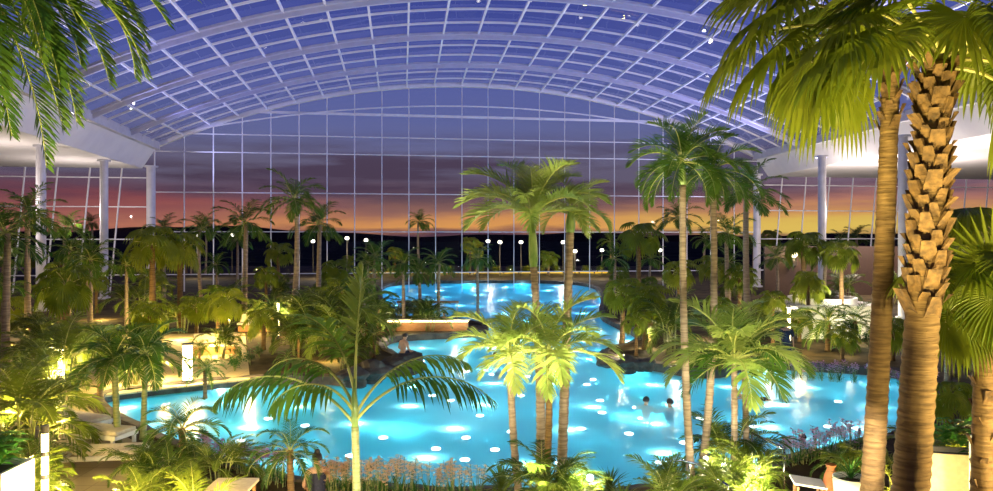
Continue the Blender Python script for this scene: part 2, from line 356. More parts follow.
fl=part('floor',g,M['planting']); tag(fl,'dark planting ground around the blue lagoon pool',kind='structure')
for p in fl.data.polygons:
    if p.normal.z<0: p.flip()
TER=[at(*p,GZ) for p in ((-90,338),(245,333),(250,379),(215,383),(150,390),(86,398),(88,408),(114,430),(160,456),(208,478),(238,500),(240,760),(-90,760))]
g=G(); g.add([p+Vector((0,0,.012)) for p in TER]+[p-Vector((0,0,.05)) for p in TER],geometry.tessellate_polygon([TER])); k_=len(TER); g.f+=[(i,(i+1)%k_,k_+(i+1)%k_,k_+i) for i in range(k_)]; g.m+=[0]*k_
tag(part('terrace',g,M['floor']),'beige tiled sun terrace left of the pool',kind='structure')
n=len(OUT); g=G(); a=poly3(BZ); b=poly3(-.05)
g.add(a+b,[(i,(i+1)%n,n+(i+1)%n,n+i) for i in range(n)]); t2=geometry.tessellate_polygon([poly3(BZ)]); g.add(poly3(BZ),t2)
o=part('pool_basin',g,M['pooltile']); tag(o,'turquoise tiled basin of the lagoon pool',kind='structure')
# stone kerb: a bank a little outside and inside the water line
g=G(); ins=[];ous=[]
for i in range(n):
    e=(OUT[(i+1)%n]-OUT[i-1]).normalized(); nr=Vector((e.y,-e.x))
    q=OUT[i]+nr*.3
    if in_poly(q.x,q.y): nr=-nr
    ins.append(OUT[i]-nr*.02); ous.append(OUT[i]+nr*.32)
zs=[GZ+.02+.05*math.sin(i*1.7)*math.sin(i*.6) for i in range(n)]
vs=[Vector((p.x,p.y,-.07)) for p in ins]+[Vector((p.x,p.y,zs[i])) for i,p in enumerate(ins)]+[Vector((p.x,p.y,zs[i]+.04)) for i,p in enumerate(ous)]+[Vector((p.x,p.y,GZ-.05)) for p in ous]
g.add(vs,[(k*n+i,k*n+(i+1)%n,k*n+n+(i+1)%n,k*n+n+i) for k in range(3) for i in range(n)])
o=part('trim_1',g,M['rock']); tag(o,'dark stone kerb running around the pool edge',kind='structure')
g=G(); g.add(poly3(0),geometry.tessellate_polygon([poly3(0)]))
o=part('pool_water',g,M['water']); tag(o,'rippled bright turquoise water filling the lagoon pool','water',kind='structure')
g=G(); g.add([(-900,128,.2),(900,128,.2),(900,1500,.2),(-900,1500,.2)],[(0,1,2,3)])
tag(part('outside_ground',g,M['outside']),'dark land outside beyond the glass front',kind='structure')
g=G(); K=80; vs=[]
for i in range(K+1):
    X=-620+i*15.5; h=7+1.6*math.sin(i*.31)+1.0*math.sin(i*.83+1)+ (9*math.exp(-((X+330)/120)**2))
    vs+=[(X,700,0),(X,760,h),(X,900,0)]
g.add(vs,[(3*i+k,3*i+3+k,3*i+4+k,3*i+1+k) for i in range(K) for k in range(2)])
tag(part('hills',g,M['hill'],smooth=True),'low dark hills on the horizon beyond the glass',kind='structure')
# ------------------------------------------------------------------ vault roof and glass front
PHI=R(9); A=Vector((math.cos(PHI),math.sin(PHI),0)); Bv=Vector((-A.y,A.x,0)); FC=Vector((0,75,0))
def onf(s,z,d=0): return FC+A*s+Vector((0,0,z))-Bv*d
SL,SR,ZE,ZT=-32.25,27.9,13.9,20.5; ZS=11.8
mid_=(SL+SR)/2; hw=(SR-SL)/2; RA=(hw*hw+(ZT-ZE)**2)/(2*(ZT-ZE)); AM=math.asin(hw/RA)
def arc(u):                # u 0..1 -> offset across (-1..1) and height
    a=(u*2-1)*AM; return RA*math.sin(a)/hw, ZT-RA*(1-math.cos(a))
FL_=onf(SL,0); FR_=onf(SR,0); NL=Vector((-21.5,12,0)); NR=Vector((31,12,0))
def roof(u,v):             # v 0 at the glass front, 1 near the camera
    k,z=arc(u); a=FL_.lerp(FR_,(k+1)/2); b=NL.lerp(NR,(k+1)/2); p=a.lerp(b,v); p.z=z; return p
NU,NV=23,20
us=[i/NU for i in range(NU+1)]; vs_=[j/NV for j in range(NV+1)]
g=G(); g.add([roof(u,v)+Vector((0,0,.12)) for v in vs_ for u in us],[(j*(NU+1)+i,j*(NU+1)+i+1,(j+1)*(NU+1)+i+1,(j+1)*(NU+1)+i) for j in range(NV) for i in range(NU)])
ceil=part('ceiling',g,M['roofglass']); tag(ceil,'wide arched glass roof over the pool hall',kind='structure')
fine=[i/52 for i in range(53)]
for j in range(0,NV+1):
    v=j/NV; main=j%3==0 and j>0
    g=G()
    if j==0: g.beam([roof(u,0) for u in fine],.5,.4)
    elif main:
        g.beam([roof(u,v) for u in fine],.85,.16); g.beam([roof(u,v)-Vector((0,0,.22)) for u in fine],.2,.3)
    else: g.beam([roof(u,v) for u in fine],.1,.14)
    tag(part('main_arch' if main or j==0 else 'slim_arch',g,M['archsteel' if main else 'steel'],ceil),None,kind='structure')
for i in range(1,NU):
    u=i/NU; g=G().beam([roof(u,v) for v in vs_],.13,.16)
    tag(part('purlin',g,M['steel'],ceil),None,kind='structure')
for s,u,lab in ((-1,0,'left'),(1,1,'right')):
    g=G(); p0,p1=roof(u,0),roof(u,1); g.beam([p0,p1],.9,.7)
    dz=Vector((0,0,-.35)); g2=G(); lo=Vector((0,0,ZS-ZE))
    side=Vector((s,0,0))
    e=tag(part('trim_2' if s<0 else 'trim_3',g,M['steelgrey']),'grey steel eaves beam along the %s edge of the glass roof'%lab,kind='structure')
    q0,q1=p0+dz,p1+dz; r0_,r1_=p0+lo+side*1.2,p1+lo+side*1.2
    far0,far1=p0+lo+A*s*45,p1+lo+side*30
    g2.add([q0,q1,r1_,r0_],[(0,1,2,3)]); g2.add([r0_,r1_,far1,far0],[(0,1,2,3)])
    g2.add([x+Vector((0,0,.9)) for x in(r0_,r1_,far1,far0)],[(0,1,2,3)])
    tag(part('roof_slab',g2,M['soffit']),'white soffit of the %s side aisle roof'%lab,kind='structure')
# glass front
sm=[SL+(SR-SL)*i/23 for i in range(24)]
def ztop(s):
    k=(s-mid_)/hw; return ZT-RA*(1-math.sqrt(max(0,1-(k*hw/RA)**2)))
zt=[1.9,5.9,9.6,13.4,15.1,17.3]
g=G(); g.add([onf(s,0) for s in sm]+[onf(s,ztop(s)) for s in sm],[(i,i+1,25+i,24+i) for i in range(23)])
win=part('window_1',g,M['glass']); tag(win,'tall arched glass front wall facing the sunset',kind='structure')
for i,s in enumerate(sm):
    tag(part('mullion',G().beam([onf(s,-.4,.1),onf(s,ztop(s),.1)],.07,.14),M['steel'],win),None,kind='structure')
for z in zt:
    ok=[s for s in [SL+(SR-SL)*i/400 for i in range(401)] if ztop(s)>z]
    tag(part('transom',G().beam([onf(ok[0],z,.12),onf(ok[-1],z,.12)],.09,.09 if z<16 else .24),M['steel'],win),None,kind='structure')
# slim bar bowed just under the vault, as the second bright line across the front
tag(part('transom',G().beam([onf(SL+(SR-SL)*i/40,14.4+3.9*math.sin(PI*i/40)**.8,.5) for i in range(41)],.1,.12),M['steel'],win),None,kind='structure')
for s,n_,lab in ((-1,'window_2','left'),(1,'window_3','right')):
    e=SL if s<0 else SR; g=G(); lean=-1.1
    g.add([onf(e,0),onf(e+s*40,0),onf(e+s*40,ZS),onf(e,ZS)],[(0,1,2,3)])
    wo=part(n_,g,M['glass']); tag(wo,'lower glass front under the %s side aisle'%lab,kind='structure')
    for i in range(0,15):
        a=e+s*(i*2.75+.1)
        tag(part('mullion',G().beam([onf(a+(lean if i else 0),-.2,.1),onf(a,ZS,.1)],.09,.14),M['steel'],wo),None,kind='structure')
    for z in (1.9,5.2,8.2,10.9): tag(part('transom',G().beam([onf(e,z,.12),onf(e+s*40,z,.12)],.1,.1),M['steel'],wo),None,kind='structure')
def column(px,Y,zt_,label,r=.32):
    g=G(); X=xat(px,Y); g.tube([(X,Y,GZ-.02),(X,Y,zt_)],r,16); g.tube([(X,Y,GZ-.02),(X,Y,GZ+.15)],r*1.5,16); g.tube([(X,Y,zt_-.12),(X,Y,zt_+.02)],r*1.6,16)
    tag(part('steel_column',g,M['steelgrey'],smooth=False),label,'column',kind='structure')
column(104,62,ZS,'round grey column with the lit palm tops before it, under the left soffit')
column(41,52,ZS,'round grey column behind the hanging leaf tips at the far left')
column(151,67.5,ZS,'round grey column at the left end of the arched glass front',.38)
column(822,59,ZS,'slim round column standing behind the curved white bench',.3)
column(903,47,ZS,'slim round column seen between the two thick palm trunks',.28)
column(757,76.5,ZS,'round column at the right end of the arched glass front',.36)
g=G(); g.add([(-40,-4,0),(45,-4,0),(45,-4,ZE),(-40,-4,ZE)],[(0,1,2,3)]); tag(part('wall_back',g,M['soffit']),'plain white gallery wall behind the viewpoint',kind='structure')
# ------------------------------------------------------------------ pool lamps, and fill lights added for roof, aisles and water
for s,u in ((-1,.02),(1,.98)):
    for j in range(7):
        v=.04+j*.125; p=roof(u,v)+Vector((-s*1.5,0,-4.2)); tgt=roof(.5+.22*s,v)
        lamp('SPOT',p,2200 if s<0 else 7000,(.42,.44,1),.3,tgt,110,name='violet_roof_fill')  # unseen spots added to wash the roof steel in violet
for s,px,py in ((-1,40,0),(-1,110,0),(1,820,0),(1,930,0),(1,880,0)):
    Y=50 if px in(40,930) else 62
    lamp('POINT',(xat(px,Y)+s*3,Y,7.5),900 if s<0 else 2600,(1,.84,.78),.1,name='aisle_fill')  # unseen points added to brighten the side aisle soffits
LENS=[(264,401),(268,418),(305,425),(311,410),(383,437),(450,400),(436,448),(465,459),(466,437),(480,415),(492,374),(467,371),(422,361),(432,395),(495,449),(253,428),(507,379),(527,376),(517,371),(521,395),(511,431),(575,351),(593,379),(587,384),(611,388),(600,400),(602,412),(581,428),(629,433),(642,418),(636,407),(684,442),(739,395),(775,383),(774,391),(768,405),(804,393),(838,401),(851,388),(754,426),(828,426),(763,459),(890,404),(545,340),(520,352),(455,350),(200,413),(140,425),(350,455),(700,418),(660,462),(560,462),(350,400),(240,440)]
lm=None
for i,(px,py) in enumerate(sorted(LENS)):
    p=at(px,py,BZ+.05)
    if not in_poly(p.x,p.y): continue
    if lm is None:
        g=G().tube([(0,0,0),(0,0,.03)],.2,14); rm=g.mesh('rim',[M['chrome']]); g=G().tube([(0,0,.03),(0,0,.045)],.135,14); lm=g.mesh('lens',[M['lens']])
    t=thing('pool_lamp','round bright lamp on the pool floor, %s from the left'%nth(i),'pool lamp',(p.x,p.y,BZ),0,'round lamps on the pool floor')
    ob('rim',rm,t); ob('lens',lm,t)
r=random.Random(3)
y=15.5
while y<88:
    st=3.0 if y<40 else 5.5
    x=-30.0+r.uniform(0,st)
    while x<32:
        a,b=x+r.uniform(-.5,.5),y+r.uniform(-.5,.5)
        if in_poly(a,b):
            lamp('POINT',(a,b,-.12),(68 if y<40 else 190),(.75,.95,1) if y<44 else (.42,.72,1),.02,name='underwater_fill')  # added grid of points that lights the basin evenly
        x+=st
    y+=st
for px,py,e in ((245,438,420),(845,412,420),(640,387,320),(392,397,320)):
    p=at(px,py); lamp('SPOT',(p.x,p.y,-.15),e,(.85,1,1),.15,(p.x,p.y,-2),130,name='pool_glare_spot')  # added spots that make the glare patches in the pool
# ------------------------------------------------------------------ foreground palms
def fan_palm(name,label,base,top,leaves,r0,r1,Rd,bend=(0,0),boots=None,seed=1,pet=1.0,leaf='fan',bark="browntrunk",rings=58):
    r=random.Random(seed); base=Vector(base); tp=Vector(top)-base
    t=thing(name,label,'palm tree',base)
    part('trunk',trunk(tp,r0,r1,bend,rings,18,.15,.036),M[bark],t,True)
    path=trunk_path(tp,bend,60)
    if boots:                    # old cut leaf bases in a spiral
        g=G(); az=0; k0,k1,step=boots
        k=k0
        while k<k1:
            i=min(int(k*60),59); p=path[i].lerp(path[i+1],k*60-i); rr=(r0+(r1-r0)*k)*1.0; az+=2.39996
            d=Vector((math.cos(az),math.sin(az),0)); s=Vector((-d.y,d.x,0)); sz=r.uniform(.8,1.25)*r0/.2
            up=r.uniform(.07,.14)*sz; ou=r.uniform(.05,.11)*sz; w0,w1=.078*sz,r.uniform(.035,.06)*sz; th=.03*sz
            q=p+d*rr*.86; e=p+d*(rr+ou)+Vector((0,0,up))+s*r.uniform(-.03,.03)
            v=[q-s*w0-Vector((0,0,.09*sz)),q+s*w0-Vector((0,0,.09*sz)),q+s*w0*.8+d*th*1.6,q-s*w0*.8+d*th*1.6,e-s*w1,e+s*w1,e+s*w1-d*th*1.5,e-s*w1-d*th*1.5,p+d*(rr+ou*.5)+Vector((0,0,up*.35))]
            g.add(v,[(0,1,2,3),(3,2,8),(2,5,8),(4,3,8),(5,4,8),(1,6,5,2),(0,3,4,7),(0,7,6,1)],0); g.add([v[4],v[5],v[6],v[7]],[(0,1,2,3)],1 if r.random()<.3 else 0)
            k+=step
        if len(g.v)<600:
            for q in range(0,len(g.v),13): part('leaf_base',G().add(g.v[q:q+9],[(0,1,2,3),(3,2,8),(2,5,8),(4,3,8),(5,4,8),(1,6,5,2),(0,3,4,7),(0,7,6,1),(4,5,6,7)]),M['fibre'],t)
        else: part('leaf_base_sheath',g,[M['fibre'],M['fibrecut']],t)
    for j,(az,e,cv,p_,rd,face,dr) in enumerate(leaves):
        star=dr<.02
        g=fanleaf(r,p_*pet,rd*Rd,r.randint(34,40),e,cv,face,dr,170 if star else r.uniform(140,160),.024*Rd/.8,.36 if star else .55)
        part('frond',g,[M[leaf],M['fanstalk']],t,loc=tp-Vector((0,0,.08)),rz=R(az))
    return t
# big washingtonia: base below the frame, crown at the upper right
r=random.Random(11)
Y1=8.2
b1=(xat(893,Y1),Y1,GZ); t1=(xat(937,Y1),Y1,zat(62,Y1))
lv=[(185,38,50,1.15,1.05,30,.3),(160,42,70,1.05,1.1,30,.3),(205,40,55,1.0,1.0,35,.3),(235,76,25,.8,.9,60,.12),(270,62,45,.7,.95,75,.12),(300,45,55,.9,1.0,55,.25),(335,38,60,1.0,1.0,40,.3),(5,28,70,1.05,1.0,35,.35),(350,62,40,1.0,1.0,30,.2),(30,45,60,1.0,1.0,30,.3),(60,70,40,1.0,1.0,30,.2),(100,60,45,1.05,1.0,30,.2),(130,68,40,1.1,1.0,30,.2),(200,72,40,1.1,1.05,40,.15),(320,0,60,.8,1.0,50,.35),(172,58,60,1.15,1.05,30,.3)]
fan_palm('fan_palm','thick-trunked fan palm with shaggy cut leaf bases, nearest at the right',b1,t1,lv,.21,.145,.95,(.03,0),(.62,1.0,.0031),21,.95)
Y2=9.6
b2=(xat(862,Y2),Y2,GZ); t2=(xat(892,Y2),Y2,zat(42,Y2))
lv=[(178,22,45,1.5,1.25,25,.3),(188,42,50,1.6,1.3,25,.25),(200,8,45,1.35,1.2,35,.35),(172,58,50,1.7,1.3,25,.22),(150,30,60,1.2,1.1,30,.3),(200,65,50,1.3,1.2,35,.25),(120,60,45,1.1,1.1,30,.2),(60,55,50,1.0,1.0,30,.3),(20,45,60,.9,1.0,40,.3),(185,75,40,1.35,1.15,30,.2),(195,-15,40,.9,1.0,50,.5),(170,32,55,1.8,1.3,22,.28),(183,62,45,1.9,1.3,25,.2),(192,-2,35,1.1,1.2,40,.4)]
fan_palm('fan_palm','smoother slender brown fan palm leaning just left of the thick shaggy one',b2,t2,lv,.15,.1,1.0,(.04,0),(.86,1.0,.0055),33,1.0)
Y3=8.8
b3=(xat(978,Y3),Y3,GZ); t3=(xat(986,Y3),Y3,zat(292,Y3))
lv=[(264,77,6,.5,.92,-6,.012),(215,62,10,.62,.85,88,.05),(250,35,60,.7,.85,60,.2),(175,45,60,.8,.85,45,.3),(190,5,70,.8,.85,50,.5),(205,-12,40,.6,.85,60,.5),(150,60,50,.9,.9,40,.25),(0,50,50,.8,.9,40,.2),(330,60,50,.8,.9,50,.2),(90,70,40,1.0,.9,30,.2),(120,50,50,1.0,.9,30,.3),(300,20,50,.7,.8,50,.4),(280,70,30,.75,.8,70,.1),(40,30,50,.9,.9,30,.3)]
fan_palm('fan_palm','low fan palm with a starburst leaf at the right edge of the photo',b3,t3,lv,.13,.11,.82,(0,0),(.45,1.0,.02),44,.8,rings=24)
# tall palms behind it, seen as dark green leaves at the right edge
fan_palm('fan_palm','olive fan palm crown rising behind the starburst leaf at the right edge',(xat(1005,12.5),12.5,GZ),(xat(1000,12.5),12.5,zat(255,12.5)),[(a,e,50,1.1,1,40,.3) for a,e in ((180,40),(200,60),(160,65),(225,35),(140,40),(180,15),(260,50),(90,70),(300,50),(210,5),(190,75))],.15,.12,1.0,(0,0),(.6,1,.02),45,1.0,rings=24)
# date palm hanging in from the upper left corner
Y5=9.0
Y5=8.0
t=thing('date_palm','date palm whose long leaves hang in from the upper left corner','palm tree',(xat(-95,Y5),Y5,GZ))
tp=Vector((.6,0,zat(-58,Y5)-GZ))
part('trunk',trunk(tp,.24,.2,(-.1,0),40,14,.15,.06),M['browntrunk'],t,True)
for j,(az,e,cv,l) in enumerate(((352,24,85,2.5),(338,12,80,2.3),(350,-8,62,1.75),(5,30,95,2.75),(330,-20,55,2.2),(352,-36,45,2.45),(320,-42,38,2.5),(345,-52,28,2.75),(332,-60,18,2.3),(300,-25,55,2.3),(10,5,80,2.3),(15,50,90,2.4),(310,20,90,2.3),(280,10,80,2.2),(200,40,80,2.4),(160,50,80,2.4),(240,30,90,2.4),(100,40,80,2.4),(356,10,72,2.1),(0,18,75,2.8),(4,8,70,2.5),(348,4,66,2.0),(356,-20,58,2.0),(340,-28,48,2.2),(350,-44,36,2.4),(354,34,78,2.75),(325,-10,60,2.3),(357,-6,70,2.7),(350,-16,60,2.5),(2,-2,85,2.6),(345,-30,50,2.2))):
    rr=random.Random(j+60)
    part('frond',frond(rr,L=l,n=62,ll=.36,lw=.024,e0=e,curve=cv,vee=22,droop=.12,pet=.1,rw=.018,sweep=(38,60),side=rr.uniform(-.2,.2)),[M['date'],M['rachis']],t,loc=tp,rz=R(az))
# slender young palm in front of the pool with a few wide leaves
Y4=10.0
bs=Vector((xat(356,Y4),Y4,GZ)); tp=Vector((xat(355,Y4),Y4,zat(425,Y4)))-bs
t=thing('young_palm','slender young palm with few broad drooping leaves, centre left in front of pool','palm tree',bs)
part('trunk',trunk(tp,.06,.05,(.02,0),12,12),M['stem'],t,True)
p=[tp+Vector((0,0,-.02)),tp+Vector((.0,0,.18)),tp+Vector((-.01,0,.4)),tp+Vector((0,0,.62))]
part('crownshaft',G().tube(p,[.05,.05,.036,.015],10),M['shaft'],t,True)
for j,(az,e,cv,l,z0,vee,dr,n) in enumerate(((178,52,105,2.25,.0,-12,.5,26),(352,50,95,2.15,.05,0,.5,26),(165,66,120,1.75,.2,-5,.45,24),(15,62,95,1.9,.12,-5,.5,24),(82,86,20,1.65,.5,55,.06,26),(150,76,70,1.5,.4,10,.3,24),(215,60,115,1.4,.15,-5,.5,22))):
    rr=random.Random(j+90)
    g=frond(rr,L=l,n=n,ll=.34 if j==4 else .52,lw=.045,e0=e,curve=cv,vee=vee,droop=dr,pet=.34,rw=.022,segs=3,sweep=(40,72) if j==4 else (25,62),bare=.05)
    part('frond',g,[M['feather_pale' if j in(4,) else 'feather'],M['rachis']],t,loc=tp+Vector((0,0,z0)),rz=R(az))
# ------------------------------------------------------------------ tall palms standing along the near pool edge
hero=[]
def hp(*a,**k): hero.append((a,k)); return feather_palm(*a,**k)
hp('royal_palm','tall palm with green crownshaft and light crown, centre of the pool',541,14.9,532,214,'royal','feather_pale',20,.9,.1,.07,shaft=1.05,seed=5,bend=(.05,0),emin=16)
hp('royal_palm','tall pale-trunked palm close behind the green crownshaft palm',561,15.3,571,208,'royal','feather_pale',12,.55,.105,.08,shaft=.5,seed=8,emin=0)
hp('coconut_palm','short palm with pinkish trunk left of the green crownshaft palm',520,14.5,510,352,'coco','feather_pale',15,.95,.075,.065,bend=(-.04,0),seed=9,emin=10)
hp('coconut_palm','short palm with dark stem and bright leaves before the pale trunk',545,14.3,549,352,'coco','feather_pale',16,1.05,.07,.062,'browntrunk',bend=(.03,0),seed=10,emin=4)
hp('royal_palm','tallest deep green palm with a smooth pale trunk, right of centre',692,15.1,682,160,'royal','feather',24,.7,.085,.065,shaft=.5,seed=12,bend=(-.06,0))
hp('royal_palm','tall deep green palm standing just behind the tallest one',701,15.6,714,168,'royal','feather',19,.66,.09,.065,shaft=.5,seed=14,bend=(.12,0))
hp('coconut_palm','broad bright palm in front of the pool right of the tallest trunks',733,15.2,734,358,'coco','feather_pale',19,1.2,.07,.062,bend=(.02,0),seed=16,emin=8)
hp('coconut_palm','second bright palm leaning beside the broad one at the right',745,15.5,744,362,'coco','feather',13,1.05,.072,.062,bend=(.03,0),seed=17,emin=5)
hp('coconut_palm','slim green palm between the left loungers and the pool corner',118,18.8,114,358,'coco','feather',15,.85,.085,.07,'stem',seed=18)
hp('coconut_palm','slim dark-leaved palm just right of the one by the loungers',143,19.2,146,352,'coco','feather',14,.85,.075,.06,'stem',seed=19)
hp('pygmy_date_palm','small date palm with fine arching leaves at the left pool edge',184,16.6,182,428,'pygmy','date',22,1.15,.09,.075,'browntrunk',seed=20)
hp('pygmy_date_palm','small date palm alone before the pool, left of the slender young palm',291,15.1,290,450,'pygmy','date',20,.98,.075,.065,'browntrunk',seed=22)
feather_palm('pygmy_date_palm','dark small date palm before the curved white bench',828,34,828,322,'pygmy','date',22,1.75,.13,.11,'browntrunk',seed=23)
feather_palm('pygmy_date_palm','second small date palm right of the bench, by the slender brown trunk',854,35,855,321,'pygmy','date',18,1.5,.12,.1,'browntrunk',seed=24)
# ------------------------------------------------------------------ planting of the back and side banks
def clump(seed,h,n,key='low',leafL=1.0,spread=.35):
    r=random.Random(seed); L=FR[key]; st=G(); fo=G(); 
    for i in range(n):
        a=r.uniform(0,2*PI); d=spread*r.random()**.5; b=Vector((math.cos(a)*d,math.sin(a)*d,0)); hh=h*r.uniform(.25,.6); tp=b*1.7+Vector((0,0,hh))
        st.tube([b,b.lerp(tp,.5)+Vector((0,0,.05)),tp],[.035,.03,.02],5)
        for k in range(r.randint(3,5)):
            e=r.choice((75,60,45,30,10)); j=min(range(len(L)),key=lambda q:abs(L[q][0]-e)+r.uniform(0,3))
            m=Matrix.Translation(tp)@Matrix.Rotation(a+r.uniform(-1.6,1.6),4,'Z')@Matrix.Scale(leafL*h/2.4*r.uniform(.8,1.15),4)
            fo.merge(L[j][1],m)
    return st,fo
def leafy(seed,h,n,ll=.35,lw=.13,up=.6):
    r=random.Random(seed); st=G(); fo=G()
    for i in range(n):
        a=r.uniform(0,2*PI); tl=r.uniform(.1,.8); tp=Vector((math.cos(a)*tl*h*.6,math.sin(a)*tl*h*.6,h*r.uniform(.55,1)*(1-.3*tl)))
        if i%2==0: st.tube([(0,0,0),tp*.5+Vector((0,0,.1*h)),tp],[.02,.015,.008],4)
        for k in range(9):
            b=a+k*2.4+r.uniform(-.4,.4); d=Vector((math.cos(b),math.sin(b),r.uniform(-.1,up))).normalized(); s=Vector((-math.sin(b),math.cos(b),0)); l=ll*r.uniform(.7,1.2); q=tp*(1-.04*k)+Vector((0,0,-.05*k*h*.3))
            u=Vector((0,0,-l*.25)); ww=lw*l/ll
            fo.add([q,q+d*l*.45-s*ww/2,q+d*l*.45+s*ww/2,q+d*l*.5+Vector((0,0,-.02)),q+d*l+u],[(0,3,1),(0,2,3),(1,3,4),(3,2,4)])
    return st,fo
def spiky(seed,n,L,lw):
    r=random.Random(seed); fo=G()
    for i in range(n):
        a=i*2.4; e=R(85-70*(i/n)+r.uniform(-6,6)); q=Vector((0,0,.05)); l=L*r.uniform(.8,1.1); s=Vector((-math.sin(a),math.cos(a),0)); vs=[]
        for k,wd in enumerate((.6,1,.8)):
            vs+=[q-s*lw*wd/2,q+s*lw*wd/2]; q=q+Vector((math.cos(a)*math.cos(e),math.sin(a)*math.cos(e),math.sin(e)))*l/3; e-=R(18)
        vs.append(q); fo.add(vs,[(0,1,3,2),(2,3,5,4),(4,5,6)])
    return fo
def fancrown(seed,n,Rd=.8,pet=.8):
    r=random.Random(seed); g=G()
    for i in range(n):
        e=85-105*i/n; m=Matrix.Rotation(i*2.4+r.uniform(-.2,.2),4,'Z')
        g.merge(fanleaf(r,pet*r.uniform(.8,1.1),Rd*r.uniform(.85,1.1),20,e,45,r.uniform(25,55),.3,150,.02),m)
    return g
TP={}
def tmpl(kind,v,parts): TP.setdefault(kind,[]).append([(n_,g.mesh(n_,ms if isinstance(ms,list) else [ms],sm)) for n_,g,ms,sm in parts])
for v in range(3):
    st,fo=clump(100+v,2.6,7+v); tmpl('areca',v,[('stem',st,M['stem'],True),('foliage',fo,[M['areca'],M['rachis']],False)])
    h=(3.4,4.2,5.0)[v]; g=crown_geo('low',15+v,1.0,200+v); g2=G().merge(g,Matrix.Translation((0,0,h)))
    tmpl('tall',v,[('trunk',trunk((.1*v,0,h),.13,.09,(.12*(v-1),0),int(h*3),9),M['ringtrunk'],True),('crown',g2,[M['feather'],M['rachis']],False)])
    h=(1.6,2.4,3.4)[v]; g2=G().merge(fancrown(300+v,13),Matrix.Translation((0,0,h)))
    tmpl('fan',v,[('trunk',trunk((0,0,h),.13,.1,(.03,0),int(h*4),9,.2,.07),M['browntrunk'],True),('crown',g2,[M['fan'],M['fanstalk']],False)])
    st,fo=leafy(400+v,1.3,16+3*v); tmpl('shrub',v,[('stem',st,M['stem'],True),('foliage',fo,[M['broad']],False)])
    h=(.9,1.3,1.8)[v]; g2=G().merge(crown_geo('pygmy',18,1.1,500+v),Matrix.Translation((0,0,h)))
    tmpl('pygmy',v,[('trunk',trunk((0,0,h),.09,.08,(0,0),int(h*6),9),M['browntrunk'],True),('crown',g2,[M['date'],M['rachis']],False)])
    tmpl('spiky',v,[('foliage',spiky(600+v,46+8*v,1.15,.07),[M['areca']],False)])
    h=.9+.3*v; g2=G().merge(spiky(650+v,50,1.0,.09),Matrix.Translation((0,0,h)))
    tmpl('red',v,[('stem',G().tube([(0,0,0),(.02,0,h)],[.05,.035],7),M['browntrunk'],True),('foliage',g2,[M['red']],False)])
NAMES={'areca':('areca_palm','plant'),'tall':('feather_palm','palm tree'),'fan':('fan_palm','palm tree'),'shrub':('leafy_shrub','shrub'),'pygmy':('pygmy_date_palm','palm tree'),'spiky':('spiky_palm','plant'),'red':('cordyline','plant')}
def plant(kind,X,Y,sc=1,v=None,z=GZ,label=None,group=None,rz=None):
    v=rng.randrange(3) if v is None else v; nm,cat=NAMES[kind]
    t=thing(nm,label,cat,(X,Y,z),rng.uniform(0,6.28) if rz is None else rz,group,sc)
    for n_,me in TP[kind][v]: ob(n_,me,t)
    return t
ZON=[]
def zone(desc,kinds,pxr,pyr,count,sr,mind,group=None,m=.7,seed=1):
    """scatters planting over a stretch of bank; each gets a label by its kind and its order from the left"""
    r=random.Random(seed); put=[]; tries=0
    while len(put)<count and tries<count*60:
        tries+=1; px,py=r.uniform(*pxr),r.uniform(*pyr); p=at(px,py,GZ)
        if in_poly(p.x,p.y,m): continue
        if any((p.x-a)**2+(p.y-b)**2<c*c for a,b,c in NOGO): continue
        if any((p.x-q[0])**2+(p.y-q[1])**2<(mind*max(1,p.y/35))**2 for q in ZON): continue
        k=r.choice(kinds); ZON.append((p.x,p.y)); put.append((px,plant(k,p.x,p.y,r.uniform(*sr)*(1+ (p.y-30)*.004),r.randrange(3)),k))
    cnt={}
    for px,o,k in sorted(put,key=lambda a:a[0]):
        i=cnt.get(k,0); cnt[k]=i+1; w={'areca':'bushy areca palm','tall':'slender feather palm','fan':'fan-leaved palm','shrub':'broad-leaved shrub','pygmy':'small date palm','spiky':'spiky-leaved clump','red':'red-brown cordyline'}[k]
        o['label']='%s %s, %s from left'%(w,desc,nth(i)); o['group']=(w+' '+desc)[:80]
AV=[(.0,0)]
NOGO=[(xat(a,b),b,2.3) for a,b in ((104,62),(41,52),(151,67.5),(822,59),(903,47),(757,76.5))]+[(*at(a,b,GZ).to_2d(),1.45) for a,b in ((74,430),(94,443),(98,464),(72,455),(84,440),(112,462))]+[(xat(a,b),b,.38) for a,b in ((664,14.9),(685,14.2),(700,13.8),(715,13.2),(752,15.2),(768,14.7),(784,14.2),(808,13.4),(831,13.9),(851,13))]
ZON+=[tuple(at(px,py).to_2d()) for px,py in ((187,384),(228,322),(55,395),(60,388),(74,430),(94,443),(90,468),(838,346),(820,344),(850,344),(60,420),(85,410))]
zone('in the back row under the left soffit',['tall','areca','fan','tall'],(0,385),(299,322),36,(.75,1.05),2.6,seed=2)
zone('on the left bank behind the lamps',['areca','areca','tall','fan','pygmy'],(0,380),(322,352),34,(.65,.95),1.7,seed=3)
zone('near the left pool bank',['areca','shrub','pygmy','areca'],(-10,375),(352,396),30,(.5,.8),1.2,seed=4)
zone('in the back row right of the water',['tall','fan','areca','tall'],(606,960),(299,318),30,(.8,1.1),2.6,seed=5)
zone('on the right bank across the pool',['areca','shrub','fan','shrub'],(612,900),(318,362),30,(.5,.85),1.6,seed=6)
zone('on the bar island in mid pool',['shrub','areca','pygmy'],(384,470),(322,336),7,(.5,.75),1.3,m=.4,seed=8)
zone('at the bottom edge right of centre',['spiky','spiky','shrub','areca'],(500,672),(488,545),15,(.5,.85),.75,m=.25,seed=9)
zone('in the lamp-lit bed around the handrails',['shrub','shrub','areca'],(690,752),(484,560),13,(.45,.65),.6,m=.3,seed=10)
